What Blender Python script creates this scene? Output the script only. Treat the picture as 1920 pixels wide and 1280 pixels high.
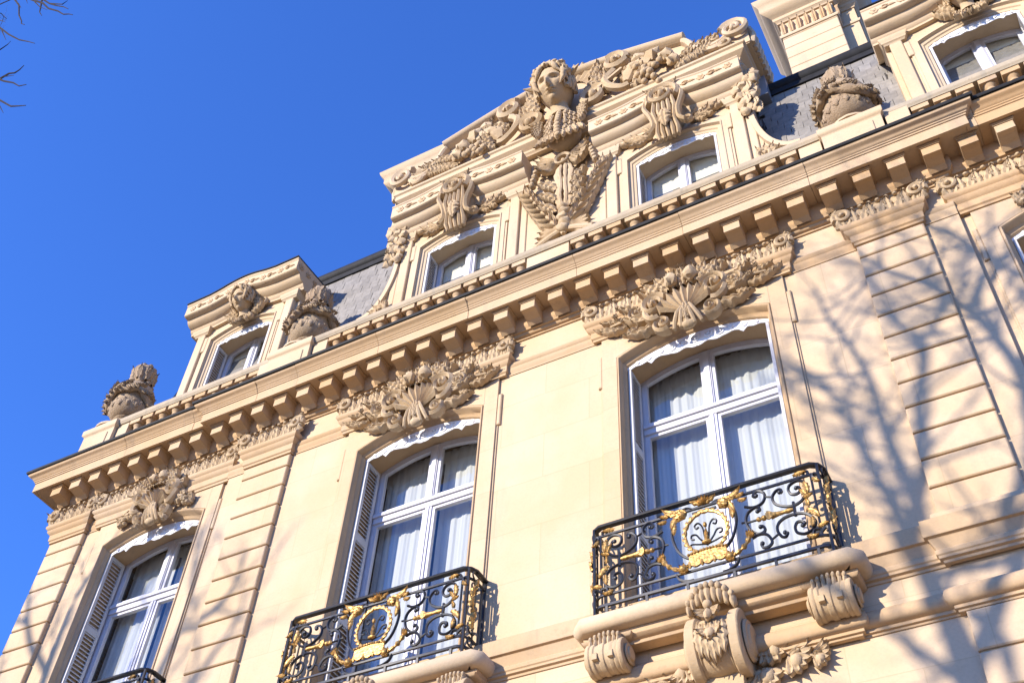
import bpy, bmesh, math, random
from mathutils import Vector, Matrix, noise
PI = math.pi
for o in list(bpy.data.objects): bpy.data.objects.remove(o)
scn = bpy.context.scene
COL = scn.collection
# ------------------------------------------------------------------ camera
CAMLOC = (4.519, -8.188, 1.6)
cam = bpy.data.cameras.new('camera'); camo = bpy.data.objects.new('camera', cam); COL.objects.link(camo)
camo.location = CAMLOC
cam.sensor_width = 36.0; cam.lens = 2102.96/1920*36.0
cam.clip_start = 0.1; cam.clip_end = 2000
camo.matrix_world = (Matrix.Translation(CAMLOC) @ Matrix.Rotation(0.551997, 4, 'Z') @ Matrix.Rotation(2.414506, 4, 'X') @ Matrix.Rotation(0.072144, 4, 'Z'))
scn.camera = camo
# ------------------------------------------------------------------ sky, sun, exposure
SX, SY, SZ = 0.53, 1.0, -0.36           # direction in which the sunlight travels
elev = math.atan2(-SZ, math.hypot(SX, SY))
world = bpy.data.worlds.new('World'); scn.world = world; world.use_nodes = True
nt = world.node_tree; nt.nodes.clear()
sky = nt.nodes.new('ShaderNodeTexSky'); sky.sky_type = 'NISHITA'; sky.sun_disc = False
sky.sun_elevation = elev; sky.sun_rotation = math.atan2(-SX, -SY)   # clockwise from +Y
sky.air_density = 1.1; sky.dust_density = 0.0; sky.ozone_density = 10.0; sky.altitude = 0
bg = nt.nodes.new('ShaderNodeBackground'); bg.inputs['Strength'].default_value = 0.15
wo = nt.nodes.new('ShaderNodeOutputWorld')
wb = nt.nodes.new('ShaderNodeMix'); wb.data_type = 'RGBA'; wb.blend_type = 'MULTIPLY'; wb.inputs[0].default_value = 1.0; wb.inputs[7].default_value = (0.93, 0.87, 1.12, 1)   # camera white balance
nt.links.new(sky.outputs[0], wb.inputs[6]); nt.links.new(wb.outputs[2], bg.inputs[0]); nt.links.new(bg.outputs[0], wo.inputs[0])
sl = bpy.data.lights.new('sun', 'SUN'); sl.energy = 3.35; sl.angle = math.radians(0.5); sl.color = (1.0, 0.90, 0.78)
so = bpy.data.objects.new('sun', sl); COL.objects.link(so)
so.rotation_euler = Vector((SX, SY, SZ)).to_track_quat('-Z', 'Y').to_euler(); so.location = (-12, -22, 30)
scn.view_settings.view_transform = 'Standard'; scn.view_settings.look = 'None'
scn.view_settings.gamma = 1.0; scn.view_settings.exposure = 1.34
scn.render.engine = 'CYCLES'
scn.cycles.max_bounces = 6; scn.cycles.diffuse_bounces = 4; scn.cycles.transparent_max_bounces = 8
# ------------------------------------------------------------------ materials
def nodes(m):
    m.use_nodes = True
    return m.node_tree.nodes, m.node_tree.links, m.node_tree.nodes['Principled BSDF']
def stone_mat(name, c1, c2, c3, bump=0.25, scale=1.0, joints=False, spots=0.5, tint=False):
    m = bpy.data.materials.new(name); N, L, P = nodes(m)
    tc = N.new('ShaderNodeTexCoord'); 
    def noisetex(sc, det, rough=0.6, stretch=None):
        n = N.new('ShaderNodeTexNoise'); n.inputs['Scale'].default_value = sc; n.inputs['Detail'].default_value = det; n.inputs['Roughness'].default_value = rough
        if stretch:
            mp = N.new('ShaderNodeMapping'); mp.inputs['Scale'].default_value = stretch
            L.new(geo.outputs['Position'], mp.inputs[0]); L.new(mp.outputs[0], n.inputs['Vector'])
        else: L.new(geo.outputs['Position'], n.inputs['Vector'])
        return n
    def ramp(src, a, b):
        r = N.new('ShaderNodeMapRange'); r.inputs[1].default_value = a; r.inputs[2].default_value = b; L.new(src, r.inputs[0]); return r.outputs[0]
    def mix(f, a, b, mode='MIX'):
        x = N.new('ShaderNodeMix'); x.data_type = 'RGBA'; x.blend_type = mode
        if isinstance(f, float): x.inputs[0].default_value = f
        else: L.new(f, x.inputs[0])
        for s, v in ((6, a), (7, b)):
            if isinstance(v, tuple): x.inputs[s].default_value = (*v, 1)
            else: L.new(v, x.inputs[s])
        return x.outputs[2]
    geo = N.new('ShaderNodeNewGeometry')
    n1 = noisetex(0.9*scale, 4); n2 = noisetex(6*scale, 5, 0.7); n3 = noisetex(1.6*scale, 5, 0.65, (1.6, 1.6, 0.28)); n4 = noisetex(38*scale, 3, 0.7)
    c = mix(ramp(n1.outputs[0], 0.38, 0.64), c1, c2)
    c = mix(ramp(n3.outputs[0], 0.56, 0.78), c, c3)
    f = ramp(n2.outputs[0], 0.60, 0.80)
    mm = N.new('ShaderNodeMath'); mm.operation = 'MULTIPLY'; mm.inputs[1].default_value = spots; L.new(f, mm.inputs[0])
    c = mix(mm.outputs[0], c, tuple(v*0.55 for v in c3))
    mm2 = N.new('ShaderNodeMath'); mm2.operation = 'MULTIPLY'; mm2.inputs[1].default_value = 0.35; L.new(ramp(n4.outputs[0], 0.45, 0.75), mm2.inputs[0])
    c = mix(mm2.outputs[0], c, tuple(v*0.72 for v in c1))
    if joints:
        br = N.new('ShaderNodeTexBrick'); br.inputs['Scale'].default_value = 1.0; br.inputs['Mortar Size'].default_value = 0.006; br.inputs['Mortar Smooth'].default_value = 0.4
        br.inputs['Brick Width'].default_value = 1.15; br.inputs['Row Height'].default_value = 0.66
        br.inputs['Color1'].default_value = (1, 1, 1, 1); br.inputs['Color2'].default_value = (0.955, 0.94, 0.92, 1); br.inputs['Mortar'].default_value = (0.88, 0.86, 0.82, 1)
        sp = N.new('ShaderNodeSeparateXYZ'); cb = N.new('ShaderNodeCombineXYZ'); L.new(geo.outputs['Position'], sp.inputs[0])
        L.new(sp.outputs[0], cb.inputs[0]); L.new(sp.outputs[2], cb.inputs[1]); L.new(cb.outputs[0], br.inputs['Vector'])
        c = mix(1.0, c, br.outputs['Color'], 'MULTIPLY')
    oi = N.new('ShaderNodeObjectInfo'); c = mix(oi.outputs['Random'], c, mix(1.0, c, (0.95, 0.86, 0.74) if tint else (0.97, 0.95, 0.92), 'MULTIPLY'))
    L.new(c, P.inputs['Base Color'])
    P.inputs['Roughness'].default_value = 0.88; P.inputs['Specular IOR Level'].default_value = 0.25
    nb = noisetex(22*scale, 6, 0.75)
    b = N.new('ShaderNodeBump'); b.inputs['Strength'].default_value = bump; b.inputs['Distance'].default_value = 0.02
    bv = N.new('ShaderNodeBevel'); bv.samples = 3; bv.inputs['Radius'].default_value = 0.012; L.new(bv.outputs[0], b.inputs['Normal'])
    L.new(nb.outputs[0], b.inputs['Height']); L.new(b.outputs[0], P.inputs['Normal'])
    return m
def plain(name, col, rough=0.6, metal=0.0, spec=0.5, var=0.12, nscale=8.0, bump=0.1, rand=0.0):
    m = bpy.data.materials.new(name); N, L, P = nodes(m)
    geo = N.new('ShaderNodeNewGeometry')
    n = N.new('ShaderNodeTexNoise'); n.inputs['Scale'].default_value = nscale; n.inputs['Detail'].default_value = 4; L.new(geo.outputs['Position'], n.inputs['Vector'])
    r = N.new('ShaderNodeMapRange'); r.inputs[1].default_value = 0.3; r.inputs[2].default_value = 0.7; r.inputs[3].default_value = 1-var; r.inputs[4].default_value = 1+var
    L.new(n.outputs[0], r.inputs[0])
    v = r.outputs[0]
    if rand:
        oi = N.new('ShaderNodeObjectInfo'); rr = N.new('ShaderNodeMapRange'); rr.inputs[3].default_value = 1-rand; rr.inputs[4].default_value = 1+rand
        L.new(oi.outputs['Random'], rr.inputs[0]); mu = N.new('ShaderNodeMath'); mu.operation = 'MULTIPLY'; L.new(v, mu.inputs[0]); L.new(rr.outputs[0], mu.inputs[1]); v = mu.outputs[0]
    x = N.new('ShaderNodeVectorMath'); x.operation = 'SCALE'; x.inputs[0].default_value = col; L.new(v, x.inputs['Scale'])
    L.new(x.outputs[0], P.inputs['Base Color'])
    P.inputs['Roughness'].default_value = rough; P.inputs['Metallic'].default_value = metal; P.inputs['Specular IOR Level'].default_value = spec
    if bump:
        b = N.new('ShaderNodeBump'); b.inputs['Strength'].default_value = bump; b.inputs['Distance'].default_value = 0.01
        L.new(n.outputs[0], b.inputs['Height']); L.new(b.outputs[0], P.inputs['Normal'])
    return m
M = {}
M['wall'] = stone_mat('wall_limestone', (0.56, 0.428, 0.285), (0.53, 0.39, 0.235), (0.47, 0.355, 0.235), 0.12, joints=True, spots=0.18)
M['stone'] = stone_mat('moulded_limestone', (0.50, 0.37, 0.235), (0.46, 0.325, 0.185), (0.34, 0.26, 0.18), 0.15, spots=0.4, tint=True)
M['carved'] = stone_mat('carved_limestone', (0.50, 0.385, 0.245), (0.45, 0.325, 0.185), (0.34, 0.255, 0.165), 0.4, spots=0.6)
M['pale'] = stone_mat('sunbleached_limestone', (0.55, 0.43, 0.29), (0.52, 0.39, 0.24), (0.44, 0.34, 0.235), 0.2, spots=0.3)
M['old'] = stone_mat('weathered_limestone', (0.43, 0.33, 0.215), (0.33, 0.235, 0.145), (0.19, 0.155, 0.115), 1.0, 1.6, spots=0.9)
M['blind'] = plain('cream_blind', (0.72, 0.68, 0.56), 0.8, 0, 0.2, 0.05)
M['lichen'] = stone_mat('lichened_limestone', (0.44, 0.36, 0.25), (0.35, 0.295, 0.215), (0.25, 0.225, 0.175), 0.3, 2.5, spots=0.8)
M['lead'] = plain('dark_lead', (0.016, 0.016, 0.017), 0.7, 0.0, 0.2, 0.3)
M['slate'] = plain('slate', (0.215, 0.198, 0.172), 0.7, 0.0, 0.25, 0.15, 14.0, 0.3, 0.16)
M['iron'] = plain('black_iron', (0.018, 0.018, 0.020), 0.42, 0.0, 0.5, 0.2, 20.0)
M['gilt'] = plain('worn_gilding', (0.42, 0.245, 0.07), 0.42, 0.5, 0.5, 0.55, 40.0, 0.6)
M['paint'] = plain('pale_window_paint', (0.54, 0.53, 0.56), 0.45, 0, 0.4, 0.04)
M['shutter'] = plain('grey_shutter_paint', (0.50, 0.49, 0.48), 0.5, 0, 0.35, 0.08)
M['white'] = plain('white_valance_paint', (0.82, 0.82, 0.82), 0.5, 0, 0.3, 0.05, 30.0, 0.3)
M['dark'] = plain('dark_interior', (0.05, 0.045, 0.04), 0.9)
M['bark'] = plain('tree_bark', (0.10, 0.08, 0.065), 0.85, 0, 0.2, 0.3, 6.0, 0.6)
M['twig'] = plain('dark_twig_bark', (0.028, 0.022, 0.022), 0.85, 0, 0.2, 0.3, 6.0, 0.3)
M['pave'] = plain('pale_paving', (0.36, 0.28, 0.19), 0.9, 0, 0.2, 0.15, 0.7)
M['road'] = plain('asphalt', (0.09, 0.08, 0.07), 0.85, 0, 0.3, 0.2, 3.0)
M['zinc'] = plain('zinc_roofing', (0.22, 0.235, 0.25), 0.45, 0.2, 0.5, 0.15, 3.0)
def glass_mat():
    m = bpy.data.materials.new('window_glass'); m.use_nodes = True; N = m.node_tree.nodes; L = m.node_tree.links; N.clear()
    out = N.new('ShaderNodeOutputMaterial'); mx = N.new('ShaderNodeMixShader'); tr = N.new('ShaderNodeBsdfTransparent'); gl = N.new('ShaderNodeBsdfGlossy')
    gl.inputs['Roughness'].default_value = 0.01; tr.inputs['Color'].default_value = (0.96, 0.97, 0.97, 1)
    fr = N.new('ShaderNodeFresnel'); fr.inputs['IOR'].default_value = 1.9
    geo = N.new('ShaderNodeNewGeometry'); n = N.new('ShaderNodeTexNoise'); n.inputs['Scale'].default_value = 1.3; L.new(geo.outputs['Position'], n.inputs['Vector'])
    b = N.new('ShaderNodeBump'); b.inputs['Strength'].default_value = 0.05; b.inputs['Distance'].default_value = 0.05; L.new(n.outputs[0], b.inputs['Height']); L.new(b.outputs[0], gl.inputs['Normal'])
    bf = N.new('ShaderNodeMath'); bf.operation = 'SUBTRACT'; bf.inputs[0].default_value = 1.0; L.new(geo.outputs['Backfacing'], bf.inputs[1])
    mu = N.new('ShaderNodeMath'); mu.operation = 'MULTIPLY'; L.new(fr.outputs[0], mu.inputs[0]); L.new(bf.outputs[0], mu.inputs[1]); L.new(mu.outputs[0], mx.inputs[0]); L.new(tr.outputs[0], mx.inputs[1]); L.new(gl.outputs[0], mx.inputs[2]); L.new(mx.outputs[0], out.inputs[0])
    return m
M['glass'] = glass_mat()
def curtain_mat():
    m = bpy.data.materials.new('sheer_curtain'); m.use_nodes = True; N = m.node_tree.nodes; L = m.node_tree.links; N.clear()
    out = N.new('ShaderNodeOutputMaterial'); mx = N.new('ShaderNodeMixShader'); d = N.new('ShaderNodeBsdfDiffuse'); t = N.new('ShaderNodeBsdfTranslucent')
    d.inputs['Color'].default_value = (0.68, 0.69, 0.66, 1); t.inputs['Color'].default_value = (0.5, 0.5, 0.5, 1); mx.inputs[0].default_value = 0.3
    L.new(d.outputs[0], mx.inputs[1]); L.new(t.outputs[0], mx.inputs[2]); L.new(mx.outputs[0], out.inputs[0]); return m
M['curtain'] = curtain_mat()
# ------------------------------------------------------------------ mesh builder
def tag(o, label=None, cat=None, group=None, kind=None):
    if label: o['label'] = label
    if cat: o['category'] = cat
    if group: o['group'] = group
    if kind: o['kind'] = kind
    return o
def empty(name, loc=(0, 0, 0), parent=None):
    o = bpy.data.objects.new(name, None); COL.objects.link(o); o.location = loc; o.empty_display_size = 0.2
    if parent: o.parent = parent
    return o
class MB:
    def __init__(s): s.v = []; s.f = []; s.fn = None
    def vert(s, p):
        if s.fn: p = s.fn(*p)
        s.v.append(tuple(p)); return len(s.v)-1
    def add(s, vs, fs):
        b = len(s.v)
        for p in vs: s.vert(p)
        for f in fs: s.f.append(tuple(b+i for i in f))
    def box(s, x0, x1, y0, y1, z0, z1):
        s.add([(x0,y0,z0),(x1,y0,z0),(x1,y1,z0),(x0,y1,z0),(x0,y0,z1),(x1,y0,z1),(x1,y1,z1),(x0,y1,z1)],
              [(0,1,5,4),(1,2,6,5),(2,3,7,6),(3,0,4,7),(4,5,6,7),(3,2,1,0)])
    def bevbox(s, x0, x1, y0, y1, z0, z1, b):     # front (y0) edges chamfered
        s.add([(x0,y0+b,z0),(x1,y0+b,z0),(x1,y0+b,z1),(x0,y0+b,z1),(x0+b,y0,z0+b),(x1-b,y0,z0+b),(x1-b,y0,z1-b),(x0+b,y0,z1-b),(x0,y1,z0),(x1,y1,z0),(x1,y1,z1),(x0,y1,z1)],
              [(4,5,6,7),(0,1,5,4),(1,2,6,5),(2,3,7,6),(3,0,4,7),(8,9,1,0),(9,10,2,1),(10,11,3,2),(11,8,0,3),(11,10,9,8)])
    def prism(s, pts, y0, y1):                    # polygon in XZ (counter-clockwise seen from -Y), extruded y0 (front) to y1
        n = len(pts); b = len(s.v)
        for (x, z) in pts: s.vert((x, y0, z))
        for (x, z) in pts: s.vert((x, y1, z))
        s.f.append(tuple(range(b, b+n))); s.f.append(tuple(range(b+2*n-1, b+n-1, -1)))
        for i in range(n):
            j = (i+1) % n; s.f.append((b+i, b+n+i, b+n+j, b+j))
    def strip(s, lo, hi, y0, y1):                 # solid between two XZ polylines with equal count (robust for concave shapes)
        n = len(lo); b = len(s.v)
        for y in (y0, y1):
            for p in lo: s.vert((p[0], y, p[1]))
            for p in hi: s.vert((p[0], y, p[1]))
        L0, H0, L1, H1 = b, b+n, b+2*n, b+3*n
        for i in range(n-1):
            s.f += [(L0+i, L0+i+1, H0+i+1, H0+i), (L1+i+1, L1+i, H1+i, H1+i+1), (L0+i+1, L0+i, L1+i, L1+i+1), (H0+i, H0+i+1, H1+i+1, H1+i)]
        s.f += [(L0, H0, H1, L1), (L0+n-1, L1+n-1, H1+n-1, H0+n-1)]
    def mould(s, path, prof, cap=True):           # profile (d outward, z) swept along a plan path, mitred; outward is to the right of travel
        n = len(path); k = len(prof); b = len(s.v); nr = []
        for i in range(n-1):
            dx, dy = path[i+1][0]-path[i][0], path[i+1][1]-path[i][1]; l = math.hypot(dx, dy); nr.append((dy/l, -dx/l))
        for i in range(n):
            if i == 0: m = nr[0]
            elif i == n-1: m = nr[-1]
            else:
                a, c = nr[i-1], nr[i]; den = 1+a[0]*c[0]+a[1]*c[1]; m = ((a[0]+c[0])/den, (a[1]+c[1])/den)
            for d, z in prof: s.vert((path[i][0]+m[0]*d, path[i][1]+m[1]*d, z))
        for i in range(n-1):
            for j in range(k-1):
                s.f.append((b+i*k+j, b+(i+1)*k+j, b+(i+1)*k+j+1, b+i*k+j+1))
            s.f.append((b+i*k+k-1, b+(i+1)*k+k-1, b+(i+1)*k, b+i*k))
        if cap: s.f.append(tuple(b+j for j in range(k))[::-1]); s.f.append(tuple(b+(n-1)*k+j for j in range(k)))
    def bandxz(s, path, prof):                    # profile (d outward towards -Y, o offset along the left normal) swept along an XZ path
        n = len(path); k = len(prof); b = len(s.v)
        for i in range(n):
            a = path[max(i-1, 0)]; c = path[min(i+1, n-1)]; dx, dz = c[0]-a[0], c[1]-a[1]; l = math.hypot(dx, dz) or 1; nx, nz = -dz/l, dx/l
            if 0 < i < n-1:
                p0, p1, p2 = path[i-1], path[i], path[i+1]
                u = Vector((p1[0]-p0[0], p1[1]-p0[1])).normalized(); w = Vector((p2[0]-p1[0], p2[1]-p1[1])).normalized()
                n0 = Vector((-u.y, u.x)); n1 = Vector((-w.y, w.x)); q = (n0+n1)/max(0.3, 1+n0.dot(n1)); nx, nz = q.x, q.y
            for d, o in prof: s.vert((path[i][0]+nx*o, -d, path[i][1]+nz*o))
        for i in range(n-1):
            for j in range(k):
                j2 = (j+1) % k; s.f.append((b+i*k+j, b+(i+1)*k+j, b+(i+1)*k+j2, b+i*k+j2))
        s.f.append(tuple(b+j for j in range(k))[::-1]); s.f.append(tuple(b+(n-1)*k+j for j in range(k)))
    def tube(s, pts, rad, ns=6, flat=1.0, up=(0, -1, 0)):
        pts = [Vector(p) for p in pts]; n = len(pts); b = len(s.v); up = Vector(up)
        if not hasattr(rad, '__len__'): rad = [rad]*n
        for i in range(n):
            t = (pts[min(i+1, n-1)]-pts[max(i-1, 0)]); t = t.normalized() if t.length > 1e-9 else Vector((1, 0, 0))
            a = t.cross(up); 
            if a.length < 1e-3: a = t.cross(Vector((0.3, 0.2, 1)))
            a.normalize(); c = a.cross(t).normalized()
            for j in range(ns):
                q = 2*PI*(j+0.5)/ns; s.vert(pts[i]+a*(math.cos(q)*rad[i])+c*(math.sin(q)*rad[i]*flat))
        for i in range(n-1):
            for j in range(ns):
                j2 = (j+1) % ns; s.f.append((b+i*ns+j, b+i*ns+j2, b+(i+1)*ns+j2, b+(i+1)*ns+j))
        s.f.append(tuple(b+j for j in range(ns))[::-1]); s.f.append(tuple(b+(n-1)*ns+j for j in range(ns)))
    def lathe(s, prof, c=(0, 0, 0), n=20, mod=None):   # profile (r, z) bottom to top
        b = len(s.v); k = len(prof)
        for i in range(n):
            a = 2*PI*i/n
            for j, (r, z) in enumerate(prof):
                q = r*(mod(a, j/(k-1)) if mod else 1); s.vert((c[0]+q*math.cos(a), c[1]+q*math.sin(a), c[2]+z))
        for i in range(n):
            i2 = (i+1) % n
            for j in range(k-1): s.f.append((b+i*k+j, b+i2*k+j, b+i2*k+j+1, b+i*k+j+1))
        s.f.append(tuple(b+i*k for i in range(n))[::-1]); s.f.append(tuple(b+i*k+k-1 for i in range(n)))
    def ball(s, c, r, nu=10, nv=7, nz=0.0, seed=0):
        if not hasattr(r, '__len__'): r = (r, r, r)
        b = len(s.v)
        for j in range(nv+1):
            t = PI*j/nv
            for i in range(nu):
                a = 2*PI*i/nu; d = Vector((math.sin(t)*math.cos(a), math.sin(t)*math.sin(a), math.cos(t)))
                q = 1+(nz*noise.noise(d*2.2+Vector((seed*3.1, 0, 0))) if nz else 0)
                s.vert((c[0]+d.x*r[0]*q, c[1]+d.y*r[1]*q, c[2]+d.z*r[2]*q))
        for j in range(nv):
            for i in range(nu):
                i2 = (i+1) % nu; s.f.append((b+j*nu+i, b+(j+1)*nu+i, b+(j+1)*nu+i2, b+j*nu+i2))
    # --- relief pieces: placed by a frame that maps (a along, b across, h out)
    def leaf(s, fr, L, W, H, curl=0.0, lobes=4, bend=0.0, nu=12, nv=3, depth=0.35):
        b = len(s.v); cols = 2*nv+3; x = y = 0.0; ang = 0.0
        for i in range(nu+1):
            u = i/nu
            w = W*(math.sin(PI*min(1, 0.12+u*0.9))**0.75)*(1+0.34*math.cos(2*PI*lobes*u+0.6)*(1-u*0.5))*(1 if u < 0.98 else 0.25)
            ca, sa = math.cos(ang), math.sin(ang)
            for j in range(-nv-1, nv+2):
                edge = abs(j) == nv+1; v = max(-1, min(1, j/nv)); bb = v*w; aa = -0.30*abs(v)*W*(0.5+u)
                h = H*(0.35+0.65*(1-v*v)**0.5 if abs(v) < 1 else 0.35*H/H)*(0.6+0.6*math.sin(PI*min(1, u+0.12))) - (0.42*H if j == 0 else 0) + 0.20*H*math.cos(2*PI*lobes*u-2.2*abs(v)) + curl*u**2.5
                if edge: h = (curl*u**2.5 if curl > 0 else 0)*0.6-depth*H
                s.vert(fr(x+aa*ca-bb*sa, y+aa*sa+bb*ca, h))
            ang += bend/nu; x += math.cos(ang)*L/nu; y += math.sin(ang)*L/nu
        for i in range(nu):
            for j in range(cols-1): s.f.append((b+i*cols+j, b+(i+1)*cols+j, b+(i+1)*cols+j+1, b+i*cols+j+1))
    def scroll(s, fr, R, turns, th, H, a0=0.0, sgn=1, ns=6, n=None, rmin=0.22, eye=True, taper=0.5):
        n = n or int(14*turns)+4; pts = []; rr = []
        for i in range(n+1):
            t = i/n; r = R*((1-t)**0.9*(1-rmin)+rmin); a = a0+sgn*2*PI*turns*t
            pts.append((r*math.cos(a), r*math.sin(a), H*(0.5+0.35*t))); rr.append(th*(1-taper*t))
        s.ftube(fr, pts, rr, ns, H)
        if eye: s.fball(fr, (0, 0, H*0.6), (R*rmin*1.1, R*rmin*1.1, H*0.7))
    def ftube(s, fr, pts, rr, ns=6, H=0.05):      # relief tube: elliptical section, th wide, H high
        n = len(pts); b = len(s.v)
        for i in range(n):
            a = pts[max(i-1, 0)]; c = pts[min(i+1, n-1)]; dx, dy = c[0]-a[0], c[1]-a[1]; l = math.hypot(dx, dy) or 1; nx, ny = -dy/l, dx/l
            for j in range(ns):
                q = 2*PI*(j+0.5)/ns; o = math.cos(q)*rr[i]; h = pts[i][2]+math.sin(q)*H*0.6*(rr[i]/max(rr))
                s.vert(fr(pts[i][0]+nx*o, pts[i][1]+ny*o, h))
        for i in range(n-1):
            for j in range(ns):
                j2 = (j+1) % ns; s.f.append((b+i*ns+j, b+(i+1)*ns+j, b+(i+1)*ns+j2, b+i*ns+j2))
        s.f.append(tuple(b+j for j in range(ns))); s.f.append(tuple(b+(n-1)*ns+j for j in range(ns))[::-1])
    def fball(s, fr, c, r, nu=9, nv=6, nz=0.0, seed=0):
        b = len(s.v)
        for j in range(nv+1):
            t = PI*j/nv
            for i in range(nu):
                a = 2*PI*i/nu; d = Vector((math.sin(t)*math.cos(a), math.sin(t)*math.sin(a), math.cos(t))); q = 1+(nz*noise.noise(d*2.5+Vector((seed*2.7, 1, 0))) if nz else 0)
                s.vert(fr(c[0]+d.x*r[0]*q, c[1]+d.y*r[1]*q, c[2]+d.z*r[2]*q))
        for j in range(nv):
            for i in range(nu):
                i2 = (i+1) % nu; s.f.append((b+j*nu+i, b+(j+1)*nu+i, b+(j+1)*nu+i2, b+j*nu+i2))
    def shell(s, fr, R, H, a0, a1, fl=9, nr=6, r0=0.15):
        na = fl*4; b = len(s.v)
        for i in range(na+1):
            t = i/na; a = a0+(a1-a0)*t; c = math.cos(2*PI*fl*t-PI)
            for j in range(nr+1):
                u = j/nr; r = R*(r0+(1-r0)*u)*(1+0.06*c*u); h = H*(0.4+0.75*u**1.3)*(0.80+0.20*c)
                if j == nr: h *= 0.35
                s.vert(fr(r*math.cos(a), r*math.sin(a), h))
        for i in range(na):
            for j in range(nr): s.f.append((b+i*(nr+1)+j, b+i*(nr+1)+j+1, b+(i+1)*(nr+1)+j+1, b+(i+1)*(nr+1)+j))
    def flower(s, fr, r, H, pet=6, a0=0.0):
        for i in range(pet):
            a = a0+2*PI*i/pet
            s.leaf(lambda p, q, h, a=a: fr((p+r*0.12)*math.cos(a)-q*math.sin(a), (p+r*0.12)*math.sin(a)+q*math.cos(a), h), r*0.9, r*0.42, H*0.6, curl=H*0.5, lobes=1, nu=5, nv=2)
        s.fball(fr, (0, 0, H*0.55), (r*0.22, r*0.22, H*0.5), 8, 5)
    def build(s, name, mat, parent=None, smooth=35, jitter=0.0, sub=0):
        me = bpy.data.meshes.new(name)
        vs = s.v
        if jitter:
            vs = []
            for p in s.v:
                q = Vector(p); w = noise.noise_vector(q*7.0)*jitter+noise.noise_vector(q*19.0)*jitter*0.5; vs.append(tuple(q+w))
        me.from_pydata(vs, [], s.f); me.validate()
        bm = bmesh.new(); bm.from_mesh(me); bmesh.ops.recalc_face_normals(bm, faces=bm.faces); bm.to_mesh(me); bm.free()
        me.materials.append(M[mat] if isinstance(mat, str) else mat)
        if smooth:
            me.polygons.foreach_set('use_smooth', [True]*len(me.polygons)); me.set_sharp_from_angle(angle=math.radians(smooth))
        o = bpy.data.objects.new(name, me); COL.objects.link(o)
        if parent: o.parent = parent
        return o
def FR(x, z, y=0.0, th=0.0, s=1.0, mx=1):         # relief frame on the facade
    ct, st = math.cos(th), math.sin(th)
    return lambda a, b, h: (x+mx*s*(a*ct-b*st), y-s*h, z+s*(a*st+b*ct))
def inst(src, name, parent, loc=(0, 0, 0), rot=(0, 0, 0), sc=(1, 1, 1)):
    o = bpy.data.objects.new(name, src.data); COL.objects.link(o); o.parent = parent; o.location = loc; o.rotation_euler = rot; o.scale = sc; return o
def crom(pts, n=4):                               # Catmull-Rom through points of any dimension
    out = []; P = [tuple(2*a-b for a, b in zip(pts[0], pts[1]))]+list(pts)+[tuple(2*a-b for a, b in zip(pts[-1], pts[-2]))]
    for i in range(1, len(P)-2):
        for k in range(n):
            t = k/n; out.append(tuple(0.5*(2*b+(c-a)*t+(2*a-5*b+4*c-d)*t*t+(3*b-a-3*c+d)*t**3) for a, b, c, d in zip(P[i-1], P[i], P[i+1], P[i+2])))
    out.append(tuple(pts[-1])); return out
def arc_pts(xl, xr, zs, rise, n=14):              # segmental arch from left to right
    h = (xr-xl)/2; R = (h*h+rise*rise)/(2*rise); cx = (xl+xr)/2; cz = zs+rise-R; a = math.asin(h/R)
    return [(cx+R*math.sin(-a+2*a*i/n), cz+R*math.cos(-a+2*a*i/n)) for i in range(n+1)]
rnd = random.Random(7)
# ================================================================== ground and street
def ground():
    m = MB(); m.box(-400, 400, -400, 400, -0.5, -0.12); o = m.build('ground', 'road', None, 0); tag(o, kind='structure')
    m = MB(); m.box(-60, 60, -5.2, 0.2, -0.12, 0.0); o = m.build('pavement', 'pave', None, 0); tag(o, kind='structure')
    m = MB(); m.box(-60, 60, -30, -13.2, -0.12, 0.0); o = m.build('pavement', 'pave', None, 0); tag(o, kind='structure')
ground()
# ================================================================== the mansion
MAN = empty('mansion')
tag(MAN, 'cream limestone mansion with carved window heads, balconies and slate mansard roof', 'mansion')
W1, W2, W3, W4 = -6.20, -1.78, 1.89, 6.22
XC0, XC1 = -4.95, 4.98            # the projecting centre
XL = -8.33
HO, HI = 0.94, 0.86               # window surround half widths: outer line, inner edge
ZB, ZSO, ZSI, RISE = 7.55, 11.36, 11.25, 0.20
YS = 0.07                         # side bays stand back
def ywall(x): return 0.0 if XC0 < x < XC1 else YS
def ringpts(cx, half, zb, zs, rise, n=14):
    return [(cx-half, zb)]+arc_pts(cx-half, cx+half, zs, rise, n)+[(cx+half, zb)]
def wall_bay(m, x0, x1, z0, z1, cx, half, zb, zs, rise, y):
    def q(xa, xb, za, zc): m.add([(xa, y, za), (xb, y, za), (xb, y, zc), (xa, y, zc)], [(0, 1, 2, 3)])
    if cx is None: q(x0, x1, z0, z1); return
    q(x0, cx-half, z0, z1); q(cx+half, x1, z0, z1)
    if zb > z0: q(cx-half, cx+half, z0, zb)
    ar = arc_pts(cx-half, cx+half, zs, rise)
    for a, b in zip(ar[:-1], ar[1:]): m.add([(a[0], y, a[1]), (b[0], y, b[1]), (b[0], y, z1), (a[0], y, z1)], [(0, 1, 2, 3)])
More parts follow.
